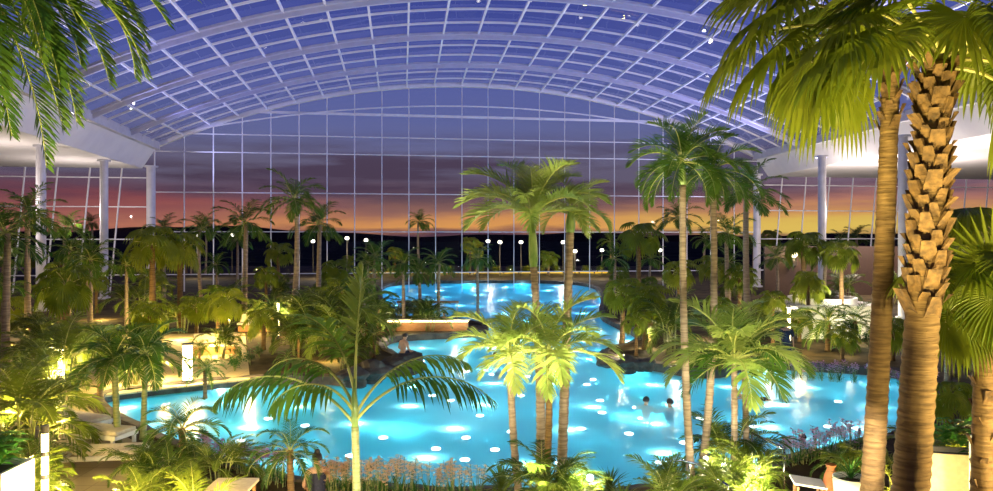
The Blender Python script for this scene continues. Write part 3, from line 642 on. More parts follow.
zone('beside the loungers at lower right',['areca','spiky','pygmy'],(835,1010),(478,620),13,(.4,.65),.75,m=.3,seed=11)
zone('in the bright bed at lower left',['areca','spiky','areca','shrub'],(132,228),(478,560),15,(.36,.56),.7,m=.3,seed=12)
zone('at the left edge round the lamp column',['areca','spiky','areca'],(-25,34),(425,580),10,(.42,.66),.8,seed=13)
zone('behind the shaggy trunk at the right edge',['areca','fan','tall'],(935,1060),(330,440),14,(.6,.95),1.3,seed=14)
# individually placed palms that stand out against the glass
def put(kind,px,Y,top_py,v,label,rz=None):
    """stands on the ground at distance Y with its crown top at a given height"""
    base={'tall':(3.4,4.2,5.0)[v]+.9,'fan':(1.6,2.4,3.4)[v]+1.2,'areca':2.6,'pygmy':(.9,1.3,1.8)[v]+.8,'red':1.9+.3*v,'shrub':1.3}[kind]
    return plant(kind,xat(px,Y),Y,(zat(top_py,Y)-GZ)/base,v,label=label,rz=rz)
for a in (('tall',293,46,178,2,'tall feather palm rising high against the sunset left of centre'),
 ('tall',244,47,203,1,'dark green feather palm left of the one rising high against the sunset'),
 ('tall',318,50,205,1,'feather palm half hidden right of the one rising high against the sunset'),
 ('fan',152,40,214,2,'sunlit-looking yellow-green fan palm before the left end of the glass front'),
 ('fan',180,42,222,2,'yellow-green fan palm just right of the brightest fan palm at left'),
 ('fan',66,32,252,1,'yellow-green fan palm with an upright starburst head near the far left column'),
 ('tall',28,36,190,2,'dark olive feather palm at the left edge under the hanging leaves'),
 ('tall',5,30,205,1,'yellow-green feather palm cut by the left edge of the photo'),
 ('tall',478,50,246,1,'dark feather palm standing before the far blue water'),
 ('tall',404,42,250,1,'dark feather palm on the bar island, leftmost of its trio'),
 ('tall',418,43,258,0,'dark feather palm on the bar island, middle of its trio'),
 ('tall',438,42.5,250,1,'dark feather palm on the bar island, rightmost of its trio'),
 ('fan',638,52,212,2,'dark fan palm standing up against the orange sky right of centre'),
 ('tall',677,56,203,2,'dark feather palm against the yellow sky behind the tallest trunks'),
 ('tall',748,42,168,2,'tall shaggy palm before the right end column of the glass front'),
 ('tall',728,48,215,1,'feather palm between the twin tall palms and the right end column'),
 ('fan',803,50,222,2,'dark fan palm left of the column behind the curved bench'),
 ('fan',842,48,232,2,'dark fan palm right of the column behind the curved bench'),
 ('fan',622,36,268,1,'bushy fan palm on the right island tip, left one of the pair'),
 ('fan',650,35,275,1,'bushy fan palm on the right island tip, right one of the pair'),
 ('fan',648,40,298,1,'small bright fan palm on the right island lit from below'),
 ('areca',672,33,292,1,'bushy areca palm at the right island edge behind the tallest trunk'),
 ('areca',345,31,282,1,'big bushy areca palm on the rocky point left of the water'),
 ('areca',318,33,288,2,'dense areca palm filling the rocky point, left of the big one'),
 ('tall',362,38,268,0,'short dark feather palm behind the rocky point by the far pool'),

 ('fan',100,24,318,1,'dark fan palm behind the left loungers'),
 ('areca',62,22,318,1,'areca palm glowing above the twin light columns at left'),
 ('areca',24,17,360,2,'large areca palm at the left edge beside the tall lamp column'),
 ('pygmy',205,24,352,1,'dark date palm in front of the bright wall lamp at left'),
 ('pygmy',842,14.3,440,1,'arching date palm beside the wooden table at lower right')):
    put(*a)
# ------------------------------------------------------------------ flowers along the pool edge
def flower_tmpl(mat,seed,h):
    r=random.Random(seed); st=G(); bl=G(); lf=G()
    for i in range(9):
        a=r.uniform(0,6.28); d=r.uniform(0,.28); b=Vector((math.cos(a)*d*.5,math.sin(a)*d*.5,0)); t=Vector((math.cos(a)*d,math.sin(a)*d,h*r.uniform(.7,1.05)))
        st.tube([b,b.lerp(t,.6)+Vector((0,0,.03)),t],[.007,.006,.004],4)
        for k in range(7):
            c=k*2.4; u=Vector((math.cos(c),math.sin(c),r.uniform(-.4,.8))).normalized(); s=Vector((-math.sin(c),math.cos(c),0)); q=t-Vector((0,0,.022*k))
            bl.add([q,q+u*.05-s*.034,q+u*.095,q+u*.05+s*.034],[(0,1,2,3)])
    lf.merge(spiky(seed,12,h*.6,.03))
    return [('stem',st.mesh('stem',[M['stem']])),('blossom',bl.mesh('blossom',[mat])),('foliage',lf.mesh('foliage',[M['broad']]))]
FT={k:[flower_tmpl(M[k],700+i*5+len(k),h) for i,h in enumerate((.5,.62,.72))] for k in('pink','peach','violet')}
def flowers(kind,path,n_,desc,group,seed):
    r=random.Random(seed); path=[Vector(p) for p in path]
    for i in range(n_):
        u=(i+.5)/n_*(len(path)-1); k=min(int(u),len(path)-2); q=path[k].lerp(path[k+1],u-k); p=at(q.x+r.uniform(-2,2),q.y,GZ)
        for _ in range(30):
            if not in_poly(p.x,p.y,.22): break
            p.y-=.1
        t=thing('flower_clump','%s, %s from left'%(desc,nth(i)),'flowers',(p.x,p.y,GZ),r.uniform(0,6),group,r.uniform(.85,1.15))
        for n2,me in r.choice(FT[kind]): ob(n2,me,t)
flowers('violet',[(205,458),(222,465),(255,478),(285,488)],12,'pink and violet flower clump on the pool kerb at lower left','violet flowers on the left pool kerb',1)
flowers('peach',[(322,492),(350,494),(400,496),(480,501)],20,'peach coloured flower clump on the near pool kerb','peach flowers on the near pool kerb',2)
flowers('pink',[(785,468),(820,459),(862,449)],10,'pale pink flower clump on the pool kerb at lower right','pink flowers on the right pool kerb',3)
flowers('violet',[(742,364),(800,367),(890,373)],14,'dusky pink flower clump on the far right pool bank','pink flowers on the far right bank',4)
# ------------------------------------------------------------------ lamps you can see
def light_column(px,Y,h,w,z0,label,e,mat='warmglow',segs=1):
    X=xat(px,Y); t=thing('tube_lamp',label,'lamp',(X,Y,GZ),0,'glowing light columns')
    part('base',G().tube([(0,0,0),(0,0,z0)],w*.45,12).tube([(0,0,0),(0,0,.05)],w*.8,12),M['fixture'],t)
    for k in range(segs):
        a=z0+(h-z0)*k/segs; b=z0+(h-z0)*(k+.8 if segs>1 else k+1)/segs
        part('lamp_tube',G().tube([(0,0,a),(0,0,b)],w*.5,12),M[mat],t,True)
        if segs>1: part('collar',G().tube([(0,0,b),(0,0,a+(h-z0)/segs)],w*.55,12),M['fixture'],t)
    part('cap',G().tube([(0,0,h),(0,0,h+.05)],w*.6,12),M['fixture'],t)
    lamp('POINT',(X+.35,Y-.35,h*.7+GZ),e,(1,.75,.3),.1,name='column_lamp')
light_column(45,11.6,2.22,.1,.1,'tall light column with a stack of glowing tubes at lower left',260,segs=6)
light_column(51,22.5,1.75,.11,.5,'left one of the twin glowing columns behind the loungers',260)
light_column(60.5,23.2,1.7,.16,.9,'right one of the twin glowing columns behind the loungers',300)
light_column(187.5,26.5,1.35,.33,.12,'broad brilliant light column on the left pool bank',700)
light_column(227,38,1.7,.3,.9,'round lantern column glowing far back on the left bank',600)
light_column(789,33.5,2.0,.14,.25,'slim light column by the far right pool bank',260)
light_column(278,37,1.9,.12,.3,'thin glowing tube in place of a lit trunk among dark palms left of the rocky point',260)  # glowing tube added for the light on palm trunks
def globe(px,py,Y,label,r=.1,e=60):
    p=P3(px,py,Y); t=thing('garden_lamp',label,'lamp',(p.x,p.y,GZ),0,'round garden lamps')
    part('post',G().tube([(0,0,0),(0,0,p.z-GZ-r*.7)],.02,8).tube([(0,0,0),(0,0,.03)],.07,10),M['fixture'],t)
    part('globe',G().ball((0,0,p.z-GZ),r,12,8),M['whiteglow'],t,True)
    lamp('POINT',(p.x,p.y-r-.06,p.z+.12),e,(1,.9,.6),.06,name='garden_lamp')
globe(706,459,14.4,'white globe lamp shining in the shrubs left of the handrail',.055)
globe(724,466,13.6,'white globe lamp shining in the shrubs below the broad palm',.06)
globe(756,475,14.0,'white globe lamp under the sloping handrail panel',.05)
globe(590,478,12.6,'small white globe lamp hidden among spiky plants at the bottom edge',.06,40)
for px,py in ((370,468),(803,437)):
    Y=15.8 if px<500 else 17.8
    p=P3(px,py,Y); q=at(px,py); bz=BZ if in_poly(p.x,p.y) else GZ
    t=thing('pool_marker','dark ball on a thin pole in the pool, %s'%('beside the slender young palm' if px<500 else 'above the pink flowers'),'marker',(p.x,p.y,bz),0)
    part('pole',G().tube([(0,0,0),(0,0,p.z-bz)],.012,8),M['dark'],t); part('ball',G().ball((0,0,p.z-bz),.08,14,10),M['dark'],t,True)
# lamp posts built for lamp reflections in the glass, and the yellow hedge beyond
for i,(px,py) in enumerate(((197,237),(232,236),(313,242),(347,239),(366,241),(488,242),(500,243),(521,243),(563,243),(575,252),(602,251),(660,251))):
    Y=94+3*(i%3); p=P3(px,py,Y); t=thing('reflection_lamp','white lamp post head standing in for a reflection in the glass front, %s from left'%nth(i),'lamp',(p.x,p.y,0.28),0,'white lamps standing in for reflections in the glass front')
    h=p.z-.28; part('pole',G().tube([(0,0,0),(0,0,h)],.06,8),M['fixture'],t); part('lamp_head',G().ball((0,0,h+.1),(.26,.18,.2),10,8),M['whiteglow'],t,True); part('arm',G().beam([(0,0,h),(.35,0,h+.42)],.06,.06),M['fixture'],t)
for i in range(16):
    px=376+i*15; Y=106; X=xat(px,Y); t=thing('hedge','yellow-lit low hedge outside beyond the far pool, %s from left'%nth(i),'hedge',(X,Y,.25),0,'yellow hedges beyond the far pool')
    st,fo=leafy(800+i%3,1.25,24,.5,.3); part('foliage',fo,M['areca'],t); part('stem',st,M['stem'],t); part('light_strip',G().box((0,-.95,.12),(1.9,.12,.2)),M['yellowglow'],t)
    if i%2==0: lamp('POINT',(X+1,Y-1.6,1.3),420,(1,.7,.1),.2,name='hedge_lamp')
r=random.Random(77)
for i in range(30):
    px=r.uniform(-20,1010) if i>3 else (395,420,470,610)[i]; Y=r.uniform(96,112); X=xat(px,Y)
    t=plant('tall' if i%2 else 'fan',X,Y,r.uniform(1.0,1.5),z=.28); t['label']=None or 'x'; t['px']=px
    ZON.append((X,Y)); AV.append((px,t))
for i,(px,t) in enumerate(sorted(AV[1:],key=lambda a:a[0])): t['label']='dark palm outdoors beyond the glass front, %s from left'%nth(i); t['group']='dark palms outside the glass'; del t['px']
# ------------------------------------------------------------------ furniture
def lounger(px,py,rz,label,back=28):
    p=at(px,py,GZ); t=thing('sun_lounger',label,'sun lounger',(p.x,p.y,GZ),rz,'cream sun loungers on the left terrace')
    f=G(); 
    for s in(-1,1): f.box((0,s*.36,.27),(2.0,.06,.1))
    for x in(-.97,.97): f.box((x,0,.27),(.06,.72,.1))
    for x in(-.6,-.2,.2,.6): f.box((x,0,.28),(.06,.7,.04))
    part('frame',f,M['white'],t)
    for x in(-.9,.9):
        for s in(-1,1): part('leg',G().box((x,s*.35,.11),(.07,.07,.22)),M['white'],t)
    part('mattress',G().box((.33,0,.37),(1.3,.68,.1),bev=.03),M['cushion'],t,True)
    m=Matrix.Rotation(R(back),4,'Y'); q=Vector((-.32,0,.37))
    part('backrest',G().box(q+Vector((-.36*math.cos(R(back)),0,.36*math.sin(R(back)))),(.74,.68,.1),0,0,m,.03),M['cushion'],t,True)
    pr=G()
    for s in(-1,1): pr.beam([(-.85,s*.3,.3),(-.6,s*.3,.33+.3*math.sin(R(back)))],.03,.04)
    part('prop',pr,M['white'],t)
    part('pillow',G().box(q+Vector((-.56*math.cos(R(back)),0,.56*math.sin(R(back))+.09)),(.25,.55,.09),0,0,m,.04),M['cushion'],t,True)
lounger(74,430,R(-22),'cream sun lounger farthest from the lower left corner',20)
lounger(94,443,R(-16),'cream sun lounger in the middle of the three at left',12)
lounger(98,466,R(8),'white-framed sun lounger with raised back, nearest of the three at left',38)
def planter(name,label,cat,c,d,mat='white',rz=0,plantit=True):
    t=thing(name,label,cat,c,rz); w,dp,h=d; g=G(); th=.06
    for x,y,a,b in((0,dp/2-th/2,w,th),(0,-dp/2+th/2,w,th),(w/2-th/2,0,th,dp-2*th),(-w/2+th/2,0,th,dp-2*th)): g.box((x,y,h/2),(a,b,h))
    part('planter_wall',g,M[mat],t); part('soil',G().box((0,0,h-.1),(w-2*th,dp-2*th,.04)),M['soil'],t)
    if plantit: part('foliage',G().merge(leafy(int(w*100),.7,14,.28,.1)[1],Matrix.Translation((0,0,h-.1))),M['broad'],t)
    return t
Y=11.4; planter('planter_box','plain white planter box cut by the lower left corner','planter',(xat(-6,Y),Y,GZ),(.75,.8,zat(466,Y)-GZ))
Y=12.6; planter('planter_box','pale planter wall behind the low fan palm trunk at lower right','planter',(xat(958,Y),Y,GZ),(1.15,.5,zat(451,Y)-GZ),'cushion',R(-14))
Y=14.6; planter('planter_box','white planter block between shaggy trunk and low fan palm, lower right','planter',(xat(938,Y),Y,GZ),(.7,.7,zat(452,Y)-GZ),'white',R(20),False)
Y=11.2; planter('planter_box','tall white planter box in the lower right corner','planter',(xat(1000,Y),Y,GZ),(.55,.6,zat(440,Y)-GZ),'white',0)
# bench at the left edge, table on the near deck
def bench(px,Y,label,rz=0):
    t=thing('bench',label,'bench',(xat(px,Y),Y,GZ),rz); part('seat',G().box((0,0,.42),(1.8,.6,.12),bev=.03),M['cushion'],t,True); part('backrest',G().box((0,.28,.68),(1.8,.12,.45),bev=.03),M['cushion'],t,True); part('plinth',G().box((0,0,.18),(1.7,.5,.36)),M['wood'],t)
bench(6,22.5,'cream bench with wooden plinth at the left edge')
bench(255,41,'cream bench far back on the left bank beside the round lantern')
bench(215,33,'cream bench between the brilliant column and the round lantern',.3)
def side_table(px,py,label):
    Y=13.2; p=P3(px,py,Y); h=p.z-GZ; t=thing('side_table',label,'table',(p.x,Y,GZ)); part('tabletop',G().box((0,0,h-.03),(.75,.7,.06),bev=.015),M['cushion'],t)
    for x in(-.3,.3):
        for y in(-.28,.28): part('leg',G().box((x,y,(h-.06)/2),(.05,.05,h-.06)),M['wood'],t)
side_table(232,484,'low grey-beige table at the bottom edge left of the small date palm')
# lower right: two low tables, terracotta jar, round white planter
Y=13.4
p=P3(808,481,Y); t=thing('side_table','tilted white board topped table at the bottom edge lower right','table',(p.x,Y,GZ),R(-12)); h=p.z-GZ
part('tabletop',G().box((0,0,h-.02),(.55,.5,.04),0,0,Matrix.Rotation(R(6),4,'Y'),.01),M['white'],t)
for x in(-.2,.2):
    for y in(-.18,.18): part('leg',G().box((x,y,(h-.06)/2),(.04,.04,h-.06)),M['wood'],t)
p=P3(831,479,13.9)
def lathe(g,prof,n=20,mi=0):
    vs=[];fs=[]
    for r_,z in prof: vs+=[Vector((r_*math.cos(2*PI*j/n),r_*math.sin(2*PI*j/n),z)) for j in range(n)]
    for i in range(len(prof)-1):
        for j in range(n): fs.append((i*n+j,i*n+(j+1)%n,(i+1)*n+(j+1)%n,(i+1)*n+j))
    return g.add(vs,fs,mi)
M['terracotta']=pbr('terracotta',(.3,.1,.035),(.42,.16,.06),6,.7)
t=thing('terracotta_jar','rust-brown rounded jar beside the white board table','jar',(p.x,p.y,GZ)); h=zat(465,13.9)-GZ
part('body',lathe(G(),[(0,0),(.11,0),(.15,h*.3),(.16,h*.55),(.12,h*.8),(.07,h*.92),(.085,h),(.06,h),(.05,h*.9),(0,h*.88)]),M['terracotta'],t,True)
part('rim',lathe(G(),[(.085,h-.02),(.1,h),(.085,h+.02),(.07,h)]),M['terracotta'],t,True)
p=P3(851,478,13.0); h=zat(477,13.0)-GZ
t=thing('round_planter','round cream planter bowl at the bottom edge by the slender brown trunk','planter',(p.x,p.y,GZ))
part('bowl',lathe(G(),[(0,0),(.2,0),(.27,h*.6),(.3,h),(.26,h),(.24,h-.08)],24),M['white'],t,True); part('soil',G().tube([(0,0,h-.14),(0,0,h-.08)],.24,20),M['soil'],t)
part('foliage',G().merge(spiky(55,26,.5,.03),Matrix.Translation((0,0,h-.08))),M['broad'],t)
# curved white bench with a planted bed
cx,cy=xat(822,50),50.0
def ring(g,r0,r1,z0,z1,a0,a1,n=40):
    vs=[];fs=[]
    for i in range(n+1):
        a=R(a0+(a1-a0)*i/n); c,s=math.cos(a),math.sin(a); vs+=[(r0*c,r0*s,z0),(r1*c,r1*s,z0),(r1*c,r1*s,z1),(r0*c,r0*s,z1)]
    for i in range(n):
        for j in range(4): fs.append((i*4+j,i*4+(j+1)%4,i*4+4+(j+1)%4,i*4+4+j))
    fs+=[(0,1,2,3),(n*4+3,n*4+2,n*4+1,n*4)]
    return g.add(vs,fs)
t=thing('curved_bench','curved white bench ringing a raised bed, far right bank','bench',(cx,cy,GZ))
part('seat',ring(G(),2.7,3.35,.62,.74,0,360),M['white'],t); part('plinth',ring(G(),2.75,3.05,0,.62,0,360),M['white'],t); part('light_strip',ring(G(),3.06,3.1,.54,.6,0,360),M['whiteglow'],t)
part('bed_wall',ring(G(),2.0,2.15,0,1.15,0,360),M['white'],t); part('soil',G().tube([(0,0,1.0),(0,0,1.08)],2.0,30),M['soil'],t); part('foliage',G().merge(leafy(31,.6,40,.4,.14)[1],Matrix.Translation((0,0,1.05))@Matrix.Scale(2.4,4,(1,0,0))@Matrix.Scale(2.4,4,(0,1,0))),M['areca'],t)
lamp('POINT',(cx,cy-3.6,2.0),520,(1,.93,.7),.2,name='bench_fill')  # added point that brightens the white bench
t=thing('cream_wall','pale low wall with lamp-washed face behind the small date palms','wall',(xat(838,38),38,GZ)); part('wall_panel',G().box((0,0,.8),(4.0,.25,1.6)),M['white'],t); part('coping',G().box((0,0,1.64),(4.1,.35,.08)),M['white'],t)
lamp('POINT',(xat(838,38),36.6,1.2),80,(.9,1,.55),.2,name='wall_lamp')
# handrails
def rail(label,pts,posts,panel=None):
    b=Vector((pts[0].x,pts[0].y,GZ)); t=thing('handrail',label,'handrail',b)
    part('rail',G().tube([p-b for p in pts],.025,10),M['chrome'],t,True)
    for p in posts: part('post',G().tube([Vector((p.x,p.y,GZ))-b,p-b],.022,10).tube([Vector((p.x,p.y,GZ))-b,Vector((p.x,p.y,GZ+.02))-b],.05,10),M['chrome'],t,True)
    if panel:
        a,c=pts[0]-b,pts[-1]-b; g=G(); d=Vector((0,.006,0))
        q=[a+(c-a)*.06-Vector((0,0,.05)),a+(c-a)*.94-Vector((0,0,.05)),a+(c-a)*.94-Vector((0,0,.28)),a+(c-a)*.06-Vector((0,0,.28))]
        g.add([x-d for x in q]+[x+d for x in q],[(0,1,2,3),(7,6,5,4),(0,4,5,1),(1,5,6,2),(2,6,7,3),(3,7,4,0)]); part('panel',g,M['glass'],t)
rail('bent steel handrail leading into the pool below the tallest palm',[P3(660,466,15.0),P3(668,461,14.8),P3(682,461,14.3),P3(697,464,13.9),P3(728,486,12.6)],[P3(669,461,14.8),P3(689,462,14.1),P3(722,482,12.9)])
rail('steel gate rail with pale panel sloping down by the globe lamp',[P3(752,433,15.2),P3(784,449,14.2)],[P3(752,433,15.2),P3(784,449,14.2)],True)
# white frame and deck on the bar island, footlights
def pier():
    c=at(428,322,GZ); t=thing('bathing_bar_frame','low white post frame standing in the far water behind the bar island','railing',(xat(428,50),50,-.02))
    for x in(-1.95,-.6,.6,1.95): part('post',G().box((x,0,.55),(.09,.09,1.1)),M['white'],t)
    part('top_beam',G().box((0,0,1.13),(4.1,.35,.12)),M['wood'],t)
    c=at(428,331,GZ); t=thing('bar_counter','long lit bar counter along the mid pool island','bar counter',(c.x,c.y,GZ))
    part('counter_top',G().box((0,0,.62),(4.6,.5,.07)),M['cushion'],t); part('front_panel',G().box((0,.02,.28),(4.4,.3,.55)),M['wood'],t); part('light_strip',G().box((0,-.2,.55),(4.4,.04,.06)),M['warmglow'],t)
    lamp('POINT',(c.x-1.2,c.y-.8,1.0),60,(1,.8,.4),.1,name='bar_lamp'); lamp('POINT',(c.x+1.5,c.y-.8,1.0),60,(1,.85,.5),.1,name='bar_lamp')
pier()
# dark back wall and lantern at right
M['darkwood']=pbr('dark_wood',(.03,.016,.01),(.06,.03,.016),5,.6,stretch=(1,12,12))
g=G().box((xat(845,66),66.3,2.3),(14,.3,4.6)); tag(part('wall_right',g,M['darkwood']),'dark wood panelled wall behind the curved bench',kind='structure')
p=P3(793,254,65.7)
t=thing('wall_lantern','glowing wall lantern on the dark wall left of the slim column','lamp',(p.x,66.1,p.z)); part('bracket',G().beam([(0,0,.1),(0,-.45,.25),(0,-.5,.1)],.08,.08),M['fixture'],t); part('globe',G().ball((0,-.5,0),.34,12,8),M['warmglow'],t,True); part('pendant',G().tube([(0,-.5,-.3),(0,-.5,-.55),(0,-.5,-1.0),(0,-.5,-1.2)],[.1,.28,.26,.06],10),M['fixture'],t)
lamp('POINT',(p.x,64.8,p.z),220,(1,.75,.4),.2,name='lantern_lamp')
# rocks on the points
r=random.Random(5)
def rock(px,py,s,label):
    p=at(px,py,GZ); bm=bmesh.new(); bmesh.ops.create_icosphere(bm,subdivisions=3,radius=1)
    for v in bm.verts: v.co*=1+.28*math.sin(v.co.x*3.1+px)*math.sin(v.co.y*2.7+py)+.14*math.sin(v.co.z*6+px)
    for v in bm.verts: v.co=Vector((v.co.x*s,v.co.y*s*.8,v.co.z*s*.6))
    me=bpy.data.meshes.new('boulder'); bm.to_mesh(me); bm.free(); me.materials.append(M['rock']); o=ob('boulder',me,None,(p.x,p.y,GZ+s*.15)); tag(o,label,'rock',group='dark boulders by the pool')
for i,(px,py,s) in enumerate(((372,374,.7),(392,370,.62),(405,368,.75),(352,379,.6),(608,362,.55),(622,366,.6),(640,366,.5),(478,332,.5))):
    rock(px,py,s,('dark boulder on the rocky point left of centre, %s from left'%nth([3,0,1,2][[352,372,392,405].index(px)] if 0 else sorted([372,392,405,352]).index(px)) if i<4 else 'dark boulder on the right island tip, %s from left'%nth(i-4) if i<7 else 'dark boulder at the right end of the bar island'))
# ------------------------------------------------------------------ people
def person(label,loc,rz,J,suit='trunks',bun=False,extra=None):
    t=bpy.data.meshes.new('person'); V=[];E=[];Rr=[]
    def add(p,r,par=None):
        V.append(Vector(p)); Rr.append(r)
        if par is not None: E.append((par,len(V)-1))
        return len(V)-1
    J={k:Vector(v) for k,v in J.items()}
    pel=add(J['pelvis'],.13); wa=add(J['pelvis'].lerp(J['chest'],.5),.12,pel); ch=add(J['chest'],.145,wa); up=add(J['chest'].lerp(J['neck'],.7),.11,ch); nk=add(J['neck'],.055,up)
    hd=J['head']; ax=(hd-J['neck']).normalized(); fw=J['face'].normalized()
    jw=add(J['neck'].lerp(hd,.45)+fw*.02,.068,nk); h1=add(hd+fw*.008,.088,jw); h2=add(hd+ax*.075-fw*.008,.075,h1)
    add(hd-ax*.01+fw*.108,.014,h1); add(hd-ax*.05+fw*.092,.02,jw)
    sd=ax.cross(fw).normalized()
    for s in(-1,1): add(hd+sd*s*.092-fw*.01,.016,h1); add(hd+sd*s*.033+fw*.078+ax*.02,.014,h1)
    for s,k in((-1,'L'),(1,'R')):
        sh=add(J['sh'+k],.062,up); el=add(J['el'+k],.045,sh); wr=add(J['wr'+k],.03,el)
        d=(J['wr'+k]-J['el'+k]).normalized(); sp=d.cross(Vector((0,0,1)) if abs(d.z)<.9 else Vector((1,0,0))).normalized()
        pm=add(J['wr'+k]+d*.06,.032,wr)
        for q,(o_,l) in enumerate(((-.03,.075),(-.01,.09),(.01,.085),(.03,.065))):
            a=add(J['wr'+k]+d*.1+sp*o_,.01,pm); b_=add(J['wr'+k]+d*(.1+l*.6)+sp*o_*1.2-Vector((0,0,.008)),.009,a); add(J['wr'+k]+d*(.1+l)+sp*o_*1.3-Vector((0,0,.022)),.008,b_)
        a=add(J['wr'+k]+d*.05-sp*.045,.012,pm); add(J['wr'+k]+d*.085-sp*.065,.01,a)
        hp_=add(J['hip'+k],.095,pel); kn=add(J['kn'+k],.062,hp_); an=add(J['an'+k],.04,kn); add(J['toe'+k],.03,an)
    t.from_pydata([tuple(v) for v in V],E,[]); t.materials.append(M['skin'])
    o=bpy.data.objects.new('person',t); COL.objects.link(o); o.location=loc; o.rotation_euler=(0,0,rz); tag(o,label,'person')
    sk=o.modifiers.new('skin','SKIN'); sk.use_smooth_shade=True
    for i,d in enumerate(t.skin_vertices[0].data): d.radius=(Rr[i],Rr[i]*(.8 if i in(pel,wa,ch,up) else 1)); d.use_root=(i==0)
    o.modifiers.new('sub','SUBSURF').levels=1; o.modifiers['sub'].render_levels=2
    g=G(); c=hd+ax*.03-fw*.02
    rot=Matrix.Translation(c)@Matrix(((sd.x,fw.x,ax.x,0),(sd.y,fw.y,ax.y,0),(sd.z,fw.z,ax.z,0),(0,0,0,1)))
    h=G(); n,m=14,8
    for i in range(m+1):
        th=i/m*PI*.62
        for j in range(n):
            a=2*PI*j/n; f=math.sin(a); th2=th*(1 if f<.2 else 1-.32*min(1,(f-.2)/.5)); h.v.append(rot@Vector((.105*math.sin(th2)*math.cos(a),.118*math.sin(th2)*math.sin(a),.115*math.cos(th2))))
    for i in range(m):
        for j in range(n): h.f.append((i*n+j,(i+1)*n+j,(i+1)*n+(j+1)%n,i*n+(j+1)%n)); h.m.append(0)
    if bun: h.ball(c+ax*.12-fw*.05,.06,10,8)
    part('hair',h,M['hair'],o,True)
    g=G(); 
    if suit=='trunks':
        g.tube([J['pelvis']+Vector((0,0,.07)),J['pelvis']-Vector((0,0,.02))],[.165,.17],12,cap=False)
        for k in 'LR': g.tube([J['pelvis'].lerp(J['hip'+k],.6),J['hip'+k].lerp(J['kn'+k],.45)],[.125,.11],12,cap=False)
        part('swim_trunks',g,M['cloth'],o,True)
    else:
        u=J['chest'].lerp(J['neck'],.45); g.tube([J['pelvis']-Vector((0,0,.06)),J['pelvis'],J['pelvis'].lerp(J['chest'],.5),J['chest'],u],[.15,.168,.14,.17,.14],14,cap=False)
        if suit=='dress':
            for k in 'LR': g.tube([J['hip'+k]+Vector((0,0,.05)),J['hip'+k].lerp(J['kn'+k],.95),J['kn'+k].lerp(J['an'+k],.6)],[.13,.1,.085],12,cap=False)
            for k in 'LR': g.tube([J['sh'+k],J['el'+k]],[.085,.07],10,cap=False)
        part('swimsuit' if suit!='dress' else 'dark_clothes',g,M['cloth'],o,True)
    return o
def pose(kind):
    J=dict(pelvis=(0,0,.95),chest=(0,.02,1.28),neck=(0,.0,1.5),head=(0,.02,1.64),face=(0,1,0))
    for s,k in((-1,'L'),(1,'R')): J.update({'sh'+k:(s*.19,0,1.42),'el'+k:(s*.26,.02,1.14),'wr'+k:(s*.25,.12,.9),'hip'+k:(s*.09,0,.9),'kn'+k:(s*.1,.03,.5),'an'+k:(s*.1,0,.08),'toe'+k:(s*.12,.16,.03)})
    if kind=='tread':   # upright in the water, arms spread just under the surface
        for s,k in((-1,'L'),(1,'R')): J.update({'el'+k:(s*.4,.12,1.3),'wr'+k:(s*.5,.34,1.33),'kn'+k:(s*.14,.25,.62),'an'+k:(s*.12,-.12,.42),'toe'+k:(s*.13,-.2,.3)})
    if kind=='sit':
        J.update(pelvis=(0,0,.12),chest=(0,.06,.46),neck=(0,.09,.68),head=(0,.13,.82))
        for s,k in((-1,'L'),(1,'R')): J.update({'sh'+k:(s*.19,.07,.6),'el'+k:(s*.28,.06,.34),'wr'+k:(s*.2,.3,.22),'hip'+k:(s*.1,.03,.12),'kn'+k:(s*.13,.46,.22),'an'+k:(s*.13,.56,-.2),'toe'+k:(s*.13,.7,-.26)})
    if kind=='float':   # lying along the surface, arms ahead
        J.update(pelvis=(0,-.1,0),chest=(0,.25,.03),neck=(0,.5,.08),head=(0,.63,.15),face=(0,.8,-.5))
        for s,k in((-1,'L'),(1,'R')): J.update({'sh'+k:(s*.19,.42,.04),'el'+k:(s*.36,.64,.0),'wr'+k:(s*.22,.86,-.04),'hip'+k:(s*.09,-.14,0),'kn'+k:(s*.13,-.55,-.04),'an'+k:(s*.15,-.95,-.02),'toe'+k:(s*.15,-1.12,-.04)})
    return J
def swim(px,py,rz,label,kind='tread',dz=-1.5,**k):
    p=at(px,py); person(label,(p.x,p.y,dz),rz,pose(kind),**k)
swim(646,405,R(-35),'swimmer with short dark hair in the pool, left one of the pair')
swim(670,407,R(10),'swimmer with dark hair seen from behind, right one of the pair',suit='suit')
swim(757,399,R(60),'swimmer lying along the surface right of the swimming pair','float',-.03)
swim(495,358,R(-60),'swimmer in the pool left of the green crownshaft palm trunk')
swim(804,372,R(150),'bather in the water at the far right pool edge')
swim(418,336.5,R(160),'bather in the water close to the bar counter',suit='suit')
q=at(442,327,0); person('bather standing in the far water behind the bar counter, right',(q.x,q.y+2,-1.05),R(170),pose('stand'))
q=at(430,325,0); person('bather standing in the far water behind the bar counter, left',(q.x,q.y+2.5,-1.05),R(200),pose('stand'),suit='suit')
q=at(789,366,GZ); person('person in dark clothes standing on the far right bank',(q.x,q.y+.3,GZ),R(175),pose('stand'),suit='dress')
q=Vector((xat(319,15.1),15.05,GZ-.16)); person('person with a dark hair bun sitting on the near pool kerb',q+Vector((0,0,.04)),R(25),pose('sit'),suit='suit',bun=True)
q=at(402,369,GZ); person('person sitting on the tip of the rocky point',q+Vector((0,.2,.42)),R(-40),pose('sit'))
